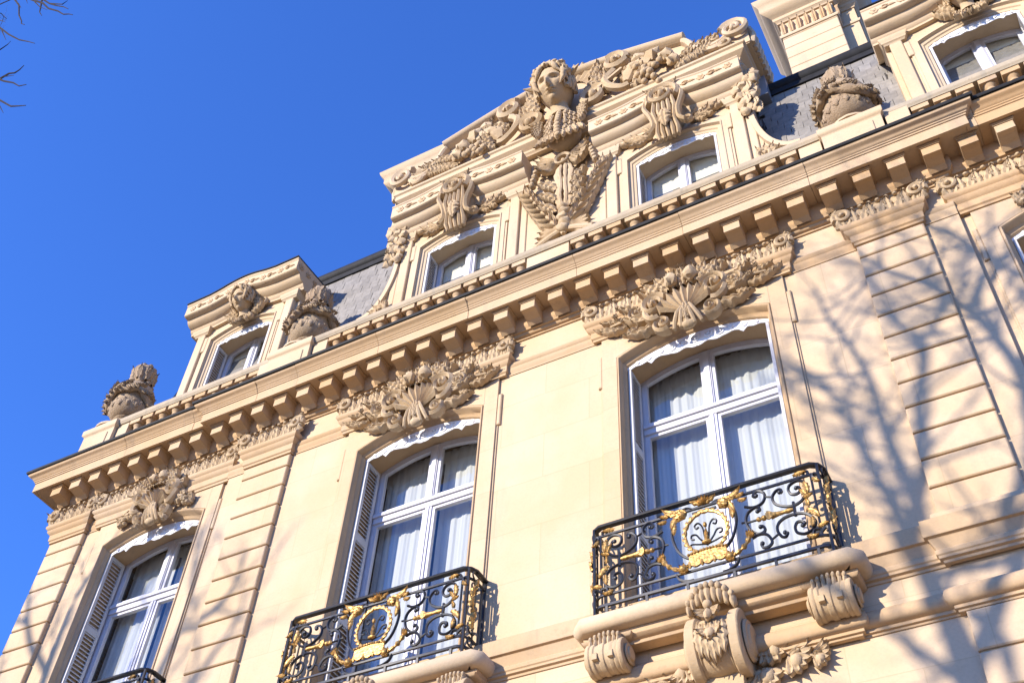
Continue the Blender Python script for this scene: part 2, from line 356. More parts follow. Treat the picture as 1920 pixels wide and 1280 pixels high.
def build_walls():
    m = MB(); z0, z1 = 0.0, 12.6
    wall_bay(m, XL, XC0, z0, z1, W1, HO, ZB, ZSO, RISE, YS)
    wall_bay(m, XC0, 0.06, z0, z1, W2, HO, ZB, ZSO, RISE, 0.0); wall_bay(m, 0.06, XC1, z0, z1, W3, HO, ZB, ZSO, RISE, 0.0)
    wall_bay(m, XC1, 9.6, z0, z1, W4, HO, ZB, ZSO, RISE, YS)
    for x, s in ((XC0, -1), (XC1, 1)): m.add([(x, 0, z0), (x, YS, z0), (x, YS, z1), (x, 0, z1)], [(0, 1, 2, 3)])
    m.add([(XL, YS, z0), (XL, 9, z0), (XL, 9, z1), (XL, YS, z1)], [(0, 1, 2, 3)])
    m.add([(9.6, YS, z0), (9.6, 9, z0), (9.6, 9, z1), (9.6, YS, z1)], [(0, 1, 2, 3)])
    m.build('wall', 'wall', MAN, 0)
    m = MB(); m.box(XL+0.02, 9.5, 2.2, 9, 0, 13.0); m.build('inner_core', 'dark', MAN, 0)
build_walls()
def rings(m, lst, close=True):      # lst of (points, y): connect successive rings of equal count
    b = len(m.v); n = len(lst[0][0])
    for pts, y in lst:
        for x, z in pts: m.vert((x, y, z))
    for i in range(len(lst)-1):
        for j in range(n-1): m.f.append((b+i*n+j, b+i*n+j+1, b+(i+1)*n+j+1, b+(i+1)*n+j))
def louvre(m, x, y0, y1, z0, z1, sgn):
    w = 0.045; t = 0.035; xa, xb = (x, x+t) if sgn > 0 else (x-t, x)
    m.box(xa, xb, y0, y0+w, z0, z1); m.box(xa, xb, y1-w, y1, z0, z1)
    n = max(1, round((z1-z0)/1.25)); zr = [z0+(z1-z0)*i/n for i in range(n+1)]
    for i in range(n+1): m.box(xa, xb, y0+w, y1-w, max(z0, zr[i]-0.05), min(z1, zr[i]+0.05))
    for i in range(n):
        za = zr[i]+0.06; k = int((zr[i+1]-zr[i]-0.12)/0.055)
        for j in range(k):
            z = za+0.02+j*(zr[i+1]-zr[i]-0.14)/max(1, k-1); s_ = 0.022
            xo = xa+0.004; xi = xb-0.004
            m.add([(xo, y0+w, z-s_), (xi, y0+w, z+s_*0.2), (xi, y1-w, z+s_*0.2), (xo, y1-w, z-s_), (xo, y0+w, z-s_+0.012), (xi, y0+w, z+s_*0.2+0.012), (xi, y1-w, z+s_*0.2+0.012), (xo, y1-w, z-s_+0.012)] if sgn < 0 else
                  [(xi, y0+w, z-s_), (xo, y0+w, z+s_*0.2), (xo, y1-w, z+s_*0.2), (xi, y1-w, z-s_), (xi, y0+w, z-s_+0.012), (xo, y0+w, z+s_*0.2+0.012), (xo, y1-w, z+s_*0.2+0.012), (xi, y1-w, z-s_+0.012)],
                  [(0,1,2,3),(7,6,5,4),(0,4,5,1),(1,5,6,2),(2,6,7,3),(3,7,4,0)])
def glazing(par, cx, half, zb, zs, rise, yf, zt, tth, shut_y0, lamb, zb_sh, curtain=True, blind=False):
    """frame, panes, shutters, valance and curtain of one window, all children of par"""
    fw = 0.06; m = MB()
    out = arc_pts(cx-half, cx+half, zs, rise, 20); inn = arc_pts(cx-half+fw, cx+half-fw, zs-0.02, rise*0.93, 20)
    m.strip(inn, out, yf, yf+0.07)
    m.box(cx-half, cx-half+fw, yf, yf+0.07, zb, zs-0.02); m.box(cx+half-fw, cx+half, yf, yf+0.07, zb, zs-0.02)
    def ztop(x): return min(inn, key=lambda p: abs(p[0]-x))[1]
    m.box(cx-0.045, cx+0.045, yf-0.012, yf+0.07, zb, zt); m.box(cx-0.045, cx+0.045, yf-0.012, yf+0.07, zt+tth, ztop(cx)+0.02)
    m.box(cx-0.012, cx+0.012, yf-0.025, yf-0.012, zb, zt); m.box(cx-0.03, cx+0.03, yf-0.025, yf-0.012, zt+tth, ztop(cx))
    m.box(cx-half+fw-0.01, cx+half-fw+0.01, yf-0.02, yf+0.07, zt, zt+tth); m.box(cx-half+fw-0.01, cx+half-fw+0.01, yf-0.045, yf-0.02, zt+tth*0.55, zt+tth*0.85)
    m.build('window_frame', 'paint', par, 0)
    fi = 0.042
    for sx in (-1, 1):
        xa, xb = (cx-half+fw, cx-0.045) if sx < 0 else (cx+0.045, cx+half-fw)
        m = MB()     # lower casement
        za, zc = zb+0.02, zt
        m.box(xa, xa+fi, yf+0.005, yf+0.06, za, zc); m.box(xb-fi, xb, yf+0.005, yf+0.06, za, zc); m.box(xa+fi, xb-fi, yf+0.005, yf+0.06, zc-fi, zc); m.box(xa+fi, xb-fi, yf+0.005, yf+0.06, za, za+0.14)
        m.build('casement', 'paint', par, 0)
        m = MB(); m.box(xa+fi-0.005, xb-fi+0.005, yf+0.03, yf+0.036, za+0.13, zc-fi+0.005); m.build('pane', 'glass', par, 0)
        m = MB()     # upper light
        xs = [xa+fi+(xb-xa-2*fi)*i/8 for i in range(9)]
        top = [(x, ztop(x)) for x in xs]; tin = [(x, z-fi) for x, z in top]
        m.strip(tin, [(x, z+0.005) for x, z in top], yf+0.005, yf+0.06)
        m.box(xa, xa+fi, yf+0.005, yf+0.06, zt+tth, ztop(xa+fi)); m.box(xb-fi, xb, yf+0.005, yf+0.06, zt+tth, ztop(xb-fi)); m.box(xa+fi, xb-fi, yf+0.005, yf+0.06, zt+tth, zt+tth+fi)
        m.build('casement', 'paint', par, 0)
        m = MB(); m.strip([(x, zt+tth+fi-0.005) for x in xs], [(x, z+0.005) for x, z in tin], yf+0.03, yf+0.036); m.build('pane', 'glass', par, 0)
        m = MB(); louvre(m, cx-half+0.006 if sx < 0 else cx+half-0.006, shut_y0, yf-0.03, zb_sh, zs-0.03, -sx); m.build('shutter', 'shutter', par, 0)
    if lamb:                          # white cut-metal valance under the arch
        n = 72; top = arc_pts(cx-half, cx+half, zs, rise, n); bot = []
        for i, (x, z) in enumerate(top):
            t = abs(2*i/n-1); d = 0.035+lamb*(1-t**1.6)*0.75
            d += lamb*0.22*math.exp(-((t-0.30)/0.08)**2)+lamb*0.28*math.exp(-((t-0.64)/0.035)**2)+lamb*0.20*math.exp(-(t/0.16)**2)
            d += lamb*0.04*math.sin(t*34)
            bot.append((x, z-d))
        m = MB(); yv = shut_y0+0.0
        m.strip(bot, [(x, z+0.01) for x, z in top], yv, yv+0.012)
        for k in range(11):           # raised scrolls along it
            i = 6+k*6; x, z = top[i]; zb_ = bot[i][1]; r = (z-zb_)*0.30
            m.scroll(FR(x, (z+zb_)/2, yv, 0.4*k, mx=1 if k % 2 else -1), r, 1.4, 0.010, 0.016, a0=k)
        m.build('valance', 'white', par, 30)
    if curtain:
        n = 60
        for (xa, xb) in ((cx-half+0.02, cx-0.02), (cx+0.03, cx+half-0.02)):
            m = MB(); b = 0
            for i in range(n+1):
                x = xa+(xb-xa)*i/n; y = yf+0.20+0.009*math.sin(i*0.62+1.3*math.sin(i*0.17+cx))+0.004*math.sin(i*1.7)
                for z in (zb-0.1, zs+rise+0.02): m.vert((x, y, z))
            for i in range(n): m.f.append((b+2*i, b+2*i+2, b+2*i+3, b+2*i+1))
            m.build('curtain', 'curtain', par, 60)
        m = MB(); n = 40; b = 0      # gathered pelmet
        for i in range(n+1):
            x = cx-half+2*half*i/n; dz = 0.24+0.05*math.cos(i*2*PI/n*3)
            m.vert((x, yf+0.2+0.012*math.sin(i*2.1), zs+rise+0.02)); m.vert((x, yf+0.2+0.02*math.sin(i*2.1), zs+rise-dz))
        for i in range(n): m.f.append((2*i, 2*i+2, 2*i+3, 2*i+1))
        m.build('pelmet', 'curtain', par, 60)
    if blind: m = MB(); m.box(cx-half+0.02, cx+half-0.02, yf+0.10, yf+0.105, zb, zs+rise); m.build('roller_blind', 'blind', par, 0)
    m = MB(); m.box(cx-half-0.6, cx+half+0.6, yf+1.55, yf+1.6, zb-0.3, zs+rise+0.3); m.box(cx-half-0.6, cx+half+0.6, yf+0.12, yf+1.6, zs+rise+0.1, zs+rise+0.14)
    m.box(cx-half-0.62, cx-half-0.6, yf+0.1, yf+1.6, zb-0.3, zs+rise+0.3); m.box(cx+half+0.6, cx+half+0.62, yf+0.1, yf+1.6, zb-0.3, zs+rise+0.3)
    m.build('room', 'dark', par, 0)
def build_window(cx, label):
    y0 = ywall(cx); w = empty('window', (0, 0, 0), MAN); w['label'] = label
    m = MB(); P = 0.035                                # raised flat surround with ears
    HP = 1.13; ar = arc_pts(cx-HO, cx+HO, ZSO, RISE, 20)
    m.box(cx-HP, cx-HO, y0-P, y0+0.01, ZB, ZSO); m.box(cx+HO, cx+HP, y0-P, y0+0.01, ZB, ZSO)
    m.strip(ar, [(x, 11.74) for x, z in ar], y0-P, y0+0.01); m.box(cx-HP, cx-HO, y0-P, y0+0.01, ZSO, 11.74); m.box(cx+HO, cx+HP, y0-P, y0+0.01, ZSO, 11.74)
    for s in (-1, 1):
        a, b = sorted((cx+s*HP, cx+s*(HP+0.055))); m.bevbox(a, b, y0-P+0.002, y0+0.01, 10.94, 11.46, 0.012)
        a, b = sorted((cx+s*(HP+0.0), cx+s*(HP+0.022))); m.box(a, b, y0-0.016, y0+0.01, ZB, 10.93)
    m.build('surround', 'wall', w, 0)
    m = MB()
    prof = [(HO, ZSO, -P), (HO-0.004, ZSO-0.006, -P+0.008), (HO-0.012, ZSO-0.015, -P-0.012), (HO-0.028, ZSO-0.035, -P-0.016), (HO-0.04, ZSO-0.05, -P+0.005), (HO-0.045, ZSO-0.06, 0.03), (HO-0.06, ZSO-0.075, 0.045), (HI+0.006, ZSI+0.012, 0.06), (HI, ZSI, 0.10), (HI, ZSI, 0.50)]
    rings(m, [(ringpts(cx, h, ZB, z, RISE, 20), y0+y) for h, z, y in prof])
    m.build('moulding', 'stone', w, 40)
    glazing(w, cx, HI, ZB+0.1, ZSI, RISE, y0+0.40, 10.40, 0.15, y0+0.09, 0.19, ZB+0.15)
    return w
build_window(W1, 'tall arched window nearest the left corner of the mansion')
build_window(W2, 'tall arched window behind the middle gilded balcony')
build_window(W3, 'tall arched window behind the right gilded balcony')
build_window(W4, 'tall arched window cut off by the right picture edge')
# ------------------------------------------------------------------ pilasters of rusticated blocks
COURSE = 0.3298
J0 = 11.526
def build_pilaster(x0, x1, label, zlo=7.93, corner=False):
    y0 = ywall((x0+x1)/2); p = empty('pilaster', (0, 0, 0), MAN); p['label'] = label
    T = 0.065; g = 0.011
    base = None; cz = J0
    zs = [11.74]+[J0-COURSE*i for i in range(0, 12) if J0-COURSE*i > zlo+0.1]+[zlo]
    low = [6.975]+[6.975-0.05-COURSE*i for i in range(1, 9)]
    xx0 = x0
    for a, b in list(zip(zs[1:], zs[:-1]))+list(zip(low[1:], low[:-1])):
        m = MB(); m.bevbox(xx0, x1, -T, 0.02, g, b-a-g, 0.012); o = m.build('stone_block', 'wall', p, 0); o.location = (0, y0, a)
        if corner: o.scale = (1, 1, 1)
    for za, zc in ((zlo, 11.74), (4.0, 6.97)): m = MB(); m.box(xx0+0.015, x1-0.015, y0-T+0.028, y0+0.01, za, zc); m.build('pilaster_core', 'stone', p, 0)
    # capital: mouldings, then the carved bell
    m = MB(); path = [(x0-0.0, y0+0.02), (x0, y0-T), (x1, y0-T), (x1, y0+0.02)]
    m.mould(path, ARCHI); m.build('capital_moulding', 'stone', p, 40)
    m = MB(); carved_frieze(m, x0-0.10, x1+0.10, y0-T, True); m.build('capital_carving', 'carved', p, 35, 0.004)
ARCHI = [(-0.02, 11.74), (0.012, 11.74), (0.014, 11.775), (0.032, 11.79), (0.034, 11.885), (0.05, 11.90), (0.075, 11.93), (0.08, 11.955), (0.072, 11.965), (0.098, 11.985), (0.108, 12.01), (0.104, 12.04), (-0.02, 12.05)]
def carved_frieze(m, x0, x1, y, ends=True):
    z0, H = 12.045, 0.30
    m.strip([(x0+0.08, z0), ((x0+x1)/2, z0), (x1-0.08, z0)], [(x0+0.05, z0+H*0.9), ((x0+x1)/2, z0+H*0.9), (x1-0.05, z0+H*0.9)], y-0.03, y+0.02)
    n = max(3, int((x1-x0-0.16)/0.092))
    for i in range(n+1):
        x = x0+0.08+(x1-x0-0.16)*i/n
        m.leaf(FR(x, z0, y-0.03, PI/2+(0.22 if i % 2 else -0.12)), H*(0.95 if i % 2 else 0.86), 0.062, 0.045, curl=0.055, lobes=3, bend=-0.35, nu=8, nv=2)
        m.fball(FR(x, z0+H*0.93, y-0.055), (0, 0, 0), (0.032, 0.024, 0.03), 7, 5)
    for s, xe in ((-1, x0), (1, x1)):
        f = FR(xe-s*0.05, z0+0.17, y-0.03, 0, 1, s)
        m.scroll(f, 0.105, 1.5, 0.036, 0.085, a0=-0.5, sgn=1)
        m.leaf(FR(xe-s*0.04, z0, y-0.03, PI/2, 1, s), 0.30, 0.07, 0.05, curl=0.10, lobes=3, bend=-0.9)
        m.flower(FR(xe-s*0.0, z0+0.285, y-0.06), 0.062, 0.05, 5, 0.4)
        m.fball(f, (0, 0, 0.09), (0.03, 0.03, 0.03), 7, 5)
build_pilaster(-4.63, -3.85, 'rusticated pilaster between the left and the middle window')
build_pilaster(3.88, 4.62, 'rusticated pilaster right of the right balcony')
build_pilaster(XL, -7.645, 'rusticated corner pilaster at the left end of the front')
# ------------------------------------------------------------------ window heads: architrave block, carved frieze and cartouche
def build_head(cx, kind, label):
    y0 = ywall(cx)-0.02; h = empty('window_head', (0, 0, 0), MAN); h['label'] = label
    x0, x1 = cx-1.22, cx+1.22
    m = MB(); m.mould([(x0, y0+0.03), (x0, y0-0.02), (x1, y0-0.02), (x1, y0+0.03)], ARCHI); m.build('architrave', 'stone', h, 40)
    m = MB(); carved_frieze(m, x0-0.06, x1+0.06, y0-0.02); m.build('frieze_carving', 'carved', h, 35, 0.004)
    m = MB(); y = y0-0.03
    big = kind != 'small'
    k = 1.0 if big else 0.78
    # swelling core so that the pieces stand out from the wall
    m.fball(FR(cx, 11.86, y+0.06), (0, 0, 0), (0.34*k, 0.36*k, 0.13), 14, 8)
    m.shell(FR(cx, 11.62, y-0.03), 0.36*k, 0.17, math.radians(12), math.radians(168), 9, 8, 0.12)
    for i in range(5):     # fluted tongue running down over the arch
        t = (i-2)/2; m.ftube(FR(cx, 0, y), [(t*0.05*k, 11.68, 0.12), (t*0.10*k, 11.56, 0.14), (t*0.14*k, 11.46, 0.11), (t*0.17*k, 11.37, 0.07)], [0.018, 0.024, 0.028, 0.022], 6, 0.06)
    m.leaf(FR(cx, 11.70, y-0.12, -PI/2), 0.32, 0.06, 0.04, curl=-0.03, lobes=4)
    m.fball(FR(cx, 11.40, y-0.06), (0, 0, 0), (0.10, 0.06, 0.06), 9, 6)
    for s in (-1, 1):
        m.scroll(FR(cx+s*0.37*k, 11.86, y, 0, 1, s), 0.17*k, 1.6, 0.045, 0.17, a0=2.6, sgn=-1)
        m.scroll(FR(cx+s*0.30*k, 11.52, y, 0, 1, s), 0.12*k, 1.4, 0.034, 0.13, a0=-2.2, sgn=1)
        m.ftube(FR(cx, 0, y, 0, 1, s), crom([(0.50*k, 11.80, 0.10), (0.47*k, 11.66, 0.13), (0.40*k, 11.60, 0.13), (0.33*k, 11.63, 0.11)]), [0.04]*13, 6, 0.11)
        if big:
            for (ax, az, th, L, W, H, cu, be) in ((0.36, 11.72, -0.05, 0.52, 0.060, 0.09, 0.08, 0.55), (0.34, 11.58, -0.45, 0.46, 0.055, 0.08, 0.05, 0.75), (0.58, 11.90, 0.80, 0.30, 0.055, 0.08, 0.12, -0.9), (0.76, 11.74, -0.25, 0.34, 0.042, 0.06, 0.06, 0.6), (0.30, 12.0, 1.0, 0.34, 0.065, 0.09, 0.14, -1.1), (0.84, 11.86, 0.45, 0.26, 0.038, 0.06, 0.06, -0.5), (0.96, 11.80, 0.05, 0.24, 0.034, 0.05, 0.04, 0.4), (0.62, 11.66, -0.75, 0.24, 0.040, 0.06, 0.04, 0.8), (0.72, 11.92, 1.0, 0.20, 0.034, 0.05, 0.06, -0.6)):
                m.leaf(FR(cx+s*ax, az, y-0.03, th, 1, s), L, W, H, curl=cu, lobes=4, bend=be, nu=14)
            m.ftube(FR(cx, 0, y, 0, 1, s), crom([(0.40, 11.70, 0.10), (0.60, 11.70, 0.10), (0.80, 11.82, 0.08), (0.98, 11.84, 0.05)]), [0.026, 0.024, 0.022, 0.02]+[0.018]*9, 6, 0.05)
            for (ax, az, r) in ((0.56, 11.86, 0.05), (0.66, 11.76, 0.042), (0.78, 11.80, 0.036), (0.88, 11.92, 0.035), (0.46, 11.98, 0.05)): m.flower(FR(cx+s*ax, az, y-0.11), r*1.2, 0.05, 5, ax)
            m.scroll(FR(cx+s*0.60, 11.84, y-0.03, 0, 1, s), 0.11, 1.5, 0.028, 0.11, a0=-1.0, sgn=1)
        else:
            for (ax, az, th, L, W, H, cu, be) in ((0.30, 11.84, 0.9, 0.30, 0.07, 0.07, 0.1, -0.8), (0.34, 11.66, -0.4, 0.26, 0.07, 0.06, 0.05, 0.7), (0.20, 11.50, -1.3, 0.22, 0.06, 0.06, 0.05, 0.5)):
                m.leaf(FR(cx+s*ax, az, y-0.04, th, 1, s), L, W, H, curl=cu, lobes=4, bend=be)
            for i in range(16):    # hanging bunch of husks and fruit
                q = i/15; m.fball(FR(cx+s*(0.44+0.16*q+0.05*math.sin(i*2.1)), 11.78-0.26*q+0.03*math.cos(i*1.7), y-0.05-0.04*math.sin(PI*q)), (0, 0, 0), (0.040, 0.036, 0.04), 7, 5, 0.4, i)
            for i in range(5): m.leaf(FR(cx+s*(0.46+0.04*i), 11.76-0.06*i, y-0.03, -0.9+0.5*i, 1, s), 0.17, 0.045, 0.04, curl=0.05, lobes=3)
    # crest of flower heads and curled leaves over the shell
    for i in range(7):
        t = (i-3)/3; m.flower(FR(cx+t*0.33*k, 12.12+0.13*k*(1-t*t), y-0.13+0.03*t*t), 0.085*k, 0.08, 6, i)
        m.leaf(FR(cx+t*0.26*k, 12.02, y-0.10, PI/2-t*0.9), 0.30*k, 0.075, 0.07, curl=0.10, lobes=4)
    for s in (-1, 1): m.ball((cx+s*0.12*k, y-0.19, 12.12), (0.085*k, 0.085*k, 0.10*k), 10, 8, 0.35, s+3)
    m.build('cartouche', 'carved', h, 35, 0.006)
build_head(W1, 'small', 'carved scroll cartouche with hanging husks over the left window')
build_head(W2, 'big', 'carved shell cartouche with leaf sprays over the middle window')
build_head(W3, 'big', 'carved shell cartouche with leaf sprays over the right window')
build_head(W4, 'small', 'carved window head at the right picture edge')
# low string moulding tying the heads and capitals together
STR = [(-0.02, 11.742), (0.010, 11.742), (0.012, 11.785), (0.024, 11.80), (0.026, 11.865), (0.045, 11.885), (0.05, 11.92), (-0.02, 11.93)]
for xa, xb in ((-7.64, W1-1.23), (W1+1.23, XC0-0.02), (XC0-0.018, -4.64), (-3.84, W2-1.23), (W2+1.23, W3-1.23), (W3+1.23, 3.87), (4.63, XC1), (XC1+0.01, W4-1.23)):
    if xb-xa > 0.03:
        m = MB(); y = ywall((xa+xb)/2); m.mould([(xa, y), (xb, y)], STR); m.build('string_moulding', 'stone', MAN, 40)
# ------------------------------------------------------------------ main cornice
CP = [(XL, 6.0), (XL, YS), (XC0, YS), (XC0, 0.0), (XC1, 0.0), (XC1, YS), (9.6, YS)]
COR = empty('cornice', (0, 0, 0), MAN); COR['label'] = 'deep projecting cornice on square modillions with a black lead edge'
m = MB(); m.mould(CP, [(-0.05, 12.33), (0.02, 12.33), (0.025, 12.355), (0.045, 12.36), (0.065, 12.375), (0.072, 12.395), (0.10, 12.40), (0.105, 12.43), (0.125, 12.45), (0.135, 12.475), (0.135, 12.665), (-0.05, 12.665)]); m.build('bed_moulding', 'stone', COR, 40)
CORONA = [(-0.05, 12.64), (0.40, 12.64), (0.405, 12.625), (0.44, 12.625), (0.44, 12.785), (0.452, 12.79), (0.455, 12.812), (0.466, 12.818), (0.470, 12.835), (0.480, 12.84), (0.492, 12.862), (0.515, 12.885), (0.54, 12.897), (0.552, 12.91), (0.556, 12.945), (-0.05, 12.99)]
cuts = [-6.9, -5.6, XC0, -3.7, -2.35, -0.95, 0.62, 2.05, 3.62, XC1, 6.6, 8.1]      # the cornice is laid in lengths of stone
lengths = [[(XL, 6.0), (XL, YS), (cuts[0]-0.002, YS)]]
for xa, xb in zip(cuts[:-1], cuts[1:]):
    if xb == XC0: lengths.append([(xa+0.002, YS), (XC0, YS), (XC0, 0.0), (-4.4, 0.0)])
    elif xa == XC0: lengths.append([(-4.398, 0.0), (xb-0.002, 0.0)])
    elif xb == XC1: lengths.append([(xa+0.002, 0.0), (XC1, 0.0), (XC1, YS), (5.5, YS)])
    elif xa == XC1: lengths.append([(5.502, YS), (xb-0.002, YS)])
    else: y = ywall((xa+xb)/2); lengths.append([(xa+0.002, y), (xb-0.002, y)])
lengths.append([(8.102, YS), (9.6, YS)])
for i, pth in enumerate(lengths):
    dz = 0.004*math.sin(i*2.3); m = MB(); m.mould(pth, [(d+(0.003*math.sin(i*1.7) if d > 0.3 else 0), z+(dz if z > 12.7 else 0)) for d, z in CORONA]); m.build('cornice_stone', 'stone', COR, 40)
m = MB(); m.mould(CP, [(-0.06, 12.985), (0.56, 12.945), (0.576, 12.938), (0.585, 12.95), (0.585, 12.982), (0.565, 12.992), (-0.06, 13.025)]); m.build('lead_edge', 'lead', COR, 40)
mm = MB()
mm.box(-0.10, 0.10, -0.36, -0.13, 12.468, 12.606); mm.box(-0.125, 0.125, -0.385, -0.13, 12.612, 12.640)
mm.box(-0.112, 0.112, -0.372, -0.13, 12.596, 12.620)
mm.add([(-0.098, -0.13, 12.40), (0.098, -0.13, 12.40), (0.098, -0.13, 12.47), (-0.098, -0.13, 12.47), (-0.098, -0.30, 12.469), (0.098, -0.30, 12.469), (-0.098, -0.19, 12.44), (0.098, -0.19, 12.44)], [(0, 1, 7, 6), (6, 7, 5, 4), (0, 6, 4, 3), (1, 2, 5, 7), (4, 5, 2, 3)])
mod0 = mm.build('modillion', 'stone', COR, 0)
first = True
for k in range(-22, 25):
    x = -0.11+0.39*k
    if x < XL-0.15 or abs(x-XC0) < 0.1 and False: continue
    y = 0.0 if XC0-0.12 < x < XC1+0.12 else YS
    if first: mod0.location = (x, y, 0); first = False
    else: inst(mod0, 'modillion', COR, (x, y, 0))
for k in range(3): inst(mod0, 'modillion', COR, (XL, 0.42+0.39*k, 0), (0, 0, -PI/2))
# ------------------------------------------------------------------ balustrade
BAL = empty('balustrade', (0, 0, 0), MAN); BAL['label'] = 'stone attic balustrade with urn pedestals above the cornice'
PED = [(-8.44, -7.72), (-4.66, -3.84), (3.84, 4.64)]
SOL = [(-7.72, -7.50), (-4.86, -4.66), (-3.84, -3.60), (-0.28, 0.36), (3.56, 3.84), (4.64, 4.92)]
RUN = [(-7.50, -4.86), (-3.60, -0.28), (0.36, 3.56), (4.92, 9.4)]
def yb(x): return -0.18 if XC0-0.1 < x < XC1+0.1 else -0.12
for xa, xb in ((-7.72, -4.66), (-3.84, 3.84), (4.64, 9.4)):
    y = yb((xa+xb)/2)
    m = MB(); m.mould([(xa, y+0.24), (xa, y), (xb, y), (xb, y+0.24)] if False else [(xa, y), (xb, y)], [(-0.24, 13.84), (0.0, 13.84), (0.004, 13.86), (0.02, 13.875), (0.024, 13.89), (0.024, 13.955), (0.0, 13.975), (-0.24, 13.985)]); m.build('rail', 'lichen', BAL, 40)
    m = MB(); m.box(xa, xb, y-0.01, y+0.23, 12.95, 13.16); m.build('plinth', 'stone', BAL, 0)
for xa, xb in SOL:
    y = yb((xa+xb)/2); m = MB(); m.box(xa, xb, y+0.02, y+0.20, 13.16, 13.84); m.build('die', 'pale', BAL, 0)
for i, (xa, xb) in enumerate(PED):
    y = yb((xa+xb)/2)-0.06; m = MB()
    m.box(xa+0.03, xb-0.03, y+0.02, y+0.62, 12.95, 13.80); m.bevbox(xa+0.14, xb-0.14, y+0.006, y+0.1, 13.15, 13.72, 0.006)
    m.mould([(xa+0.03, y+0.62), (xa+0.03, y+0.02), (xb-0.03, y+0.02), (xb-0.03, y+0.62)], [(-0.1, 13.79), (0.0, 13.79), (0.012, 13.81), (0.03, 13.825), (0.035, 13.84), (0.035, 13.93), (0.02, 13.95), (-0.1, 13.955)])
    m.lathe([(0.33, 13.95), (0.33, 13.99), (0.27, 14.03), (0.24, 14.06)], ((xa+xb)/2, y+0.30, 0), 20)
    m.build('pedestal', 'pale', BAL, 40)
mb = MB()
mb.lathe([(0.075, 0.0), (0.075, 0.05), (0.055, 0.06), (0.05, 0.09), (0.07, 0.13), (0.098, 0.20), (0.10, 0.26), (0.075, 0.36), (0.05, 0.45), (0.045, 0.49), (0.062, 0.50), (0.064, 0.525), (0.05, 0.535), (0.062, 0.56), (0.085, 0.585), (0.09, 0.605)], (0, 0, 13.16), 14)
mb.box(-0.105, 0.105, -0.105, 0.105, 13.755, 13.84); mb.box(-0.10, 0.10, -0.10, 0.10, 13.155, 13.19)
b0 = None
for xa, xb in RUN:
    y = yb((xa+xb)/2); n = max(1, round((xb-xa)/0.262)); 
    for i in range(n):
        x = xa+(xb-xa)*(i+0.5)/n
        if b0 is None: b0 = mb.build('baluster', 'stone', BAL, 40); b0.location = (x, y+0.115, 0)
        else: inst(b0, 'baluster', BAL, (x, y+0.115, 0))
# gutter slab between balustrade and roof
m = MB(); m.box(XL, 9.6, -0.1, 1.6, 12.75, 12.93); m.build('terrace', 'zinc', MAN, 0)
# ------------------------------------------------------------------ belt course, balcony slabs, consoles
BELT = [(-0.03, 6.965), (0.012, 6.965), (0.016, 6.985), (0.035, 6.99), (0.035, 7.02), (0.06, 7.03), (0.085, 7.06), (0.09, 7.10), (0.075, 7.15), (0.04, 7.185), (0.02, 7.20), (-0.03, 7.21)]
BELT2 = [(-0.03, 7.44), (0.012, 7.44), (0.018, 7.465), (0.04, 7.475), (0.043, 7.50), (0.055, 7.51), (0.06, 7.545), (0.045, 7.56), (0.06, 7.60), (0.085, 7.655), (0.11, 7.665), (0.115, 7.68), (0.115, 7.835), (-0.03, 7.85)]
PB = 0.05
bp = [(XL-0.04, 3.0), (XL-0.04, YS-PB), (-7.60, YS-PB), (-7.60, YS), (W1-1.16, YS), (W1-1.16, YS-PB), (W1+1.16, YS-PB), (W1+1.16, YS), (XC0, YS), (XC0, 0.0), (-4.67, 0.0), (-4.67, -PB), (-3.81, -PB), (-3.81, 0.0), (W2-1.16, 0), (W2-1.16, -PB), (W2+1.16, -PB), (W2+1.16, 0), (W3-1.16, 0), (W3-1.16, -PB), (W3+1.16, -PB), (W3+1.16, 0.0), (3.84, 0), (3.84, -PB), (4.66, -PB), (4.66, 0), (XC1, 0), (XC1, YS), (9.6, YS)]
m = MB(); m.mould(bp, BELT); m.build('belt_course', 'stone', MAN, 40)
bp2 = [p for p in bp if not any(abs(abs(p[0]-w)-1.16) < 0.01 for w in (W1, W2, W3))]
m = MB(); m.mould(bp2, BELT2); m.build('belt_course', 'stone', MAN, 40)
for xa, xb in ((XL, -7.64), (-4.65, -3.83), (3.86, 4.64)):      # pilaster plinths on the belt
    y = ywall((xa+xb)/2); m = MB(); m.mould([(xa, y), (xa, y-0.09), (xb, y-0.09), (xb, y)], [(-0.05, 7.84), (0.03, 7.84), (0.034, 7.85), (0.034, 7.90), (0.01, 7.93), (-0.05, 7.935)]); m.build('pilaster_plinth', 'wall', MAN, 40)
def roll(m, x, yc, zc, R, w, prof, n=26, sq=1.0):      # stone bolster: axis along X, radius varying along its length
    b = len(m.v); k = len(prof)
    for i in range(n):
        a = 2*PI*i/n
        for t, r in prof: m.vert((x+t*w, yc+R*r*math.cos(a), zc+R*r*sq*math.sin(a)))
    for i in range(n):
        i2 = (i+1) % n
        for j in range(k-1): m.f.append((b+i*k+j, b+i2*k+j, b+i2*k+j+1, b+i*k+j+1))
    m.f.append(tuple(b+i*k for i in range(n))); m.f.append(tuple(b+i*k+k-1 for i in range(n))[::-1])
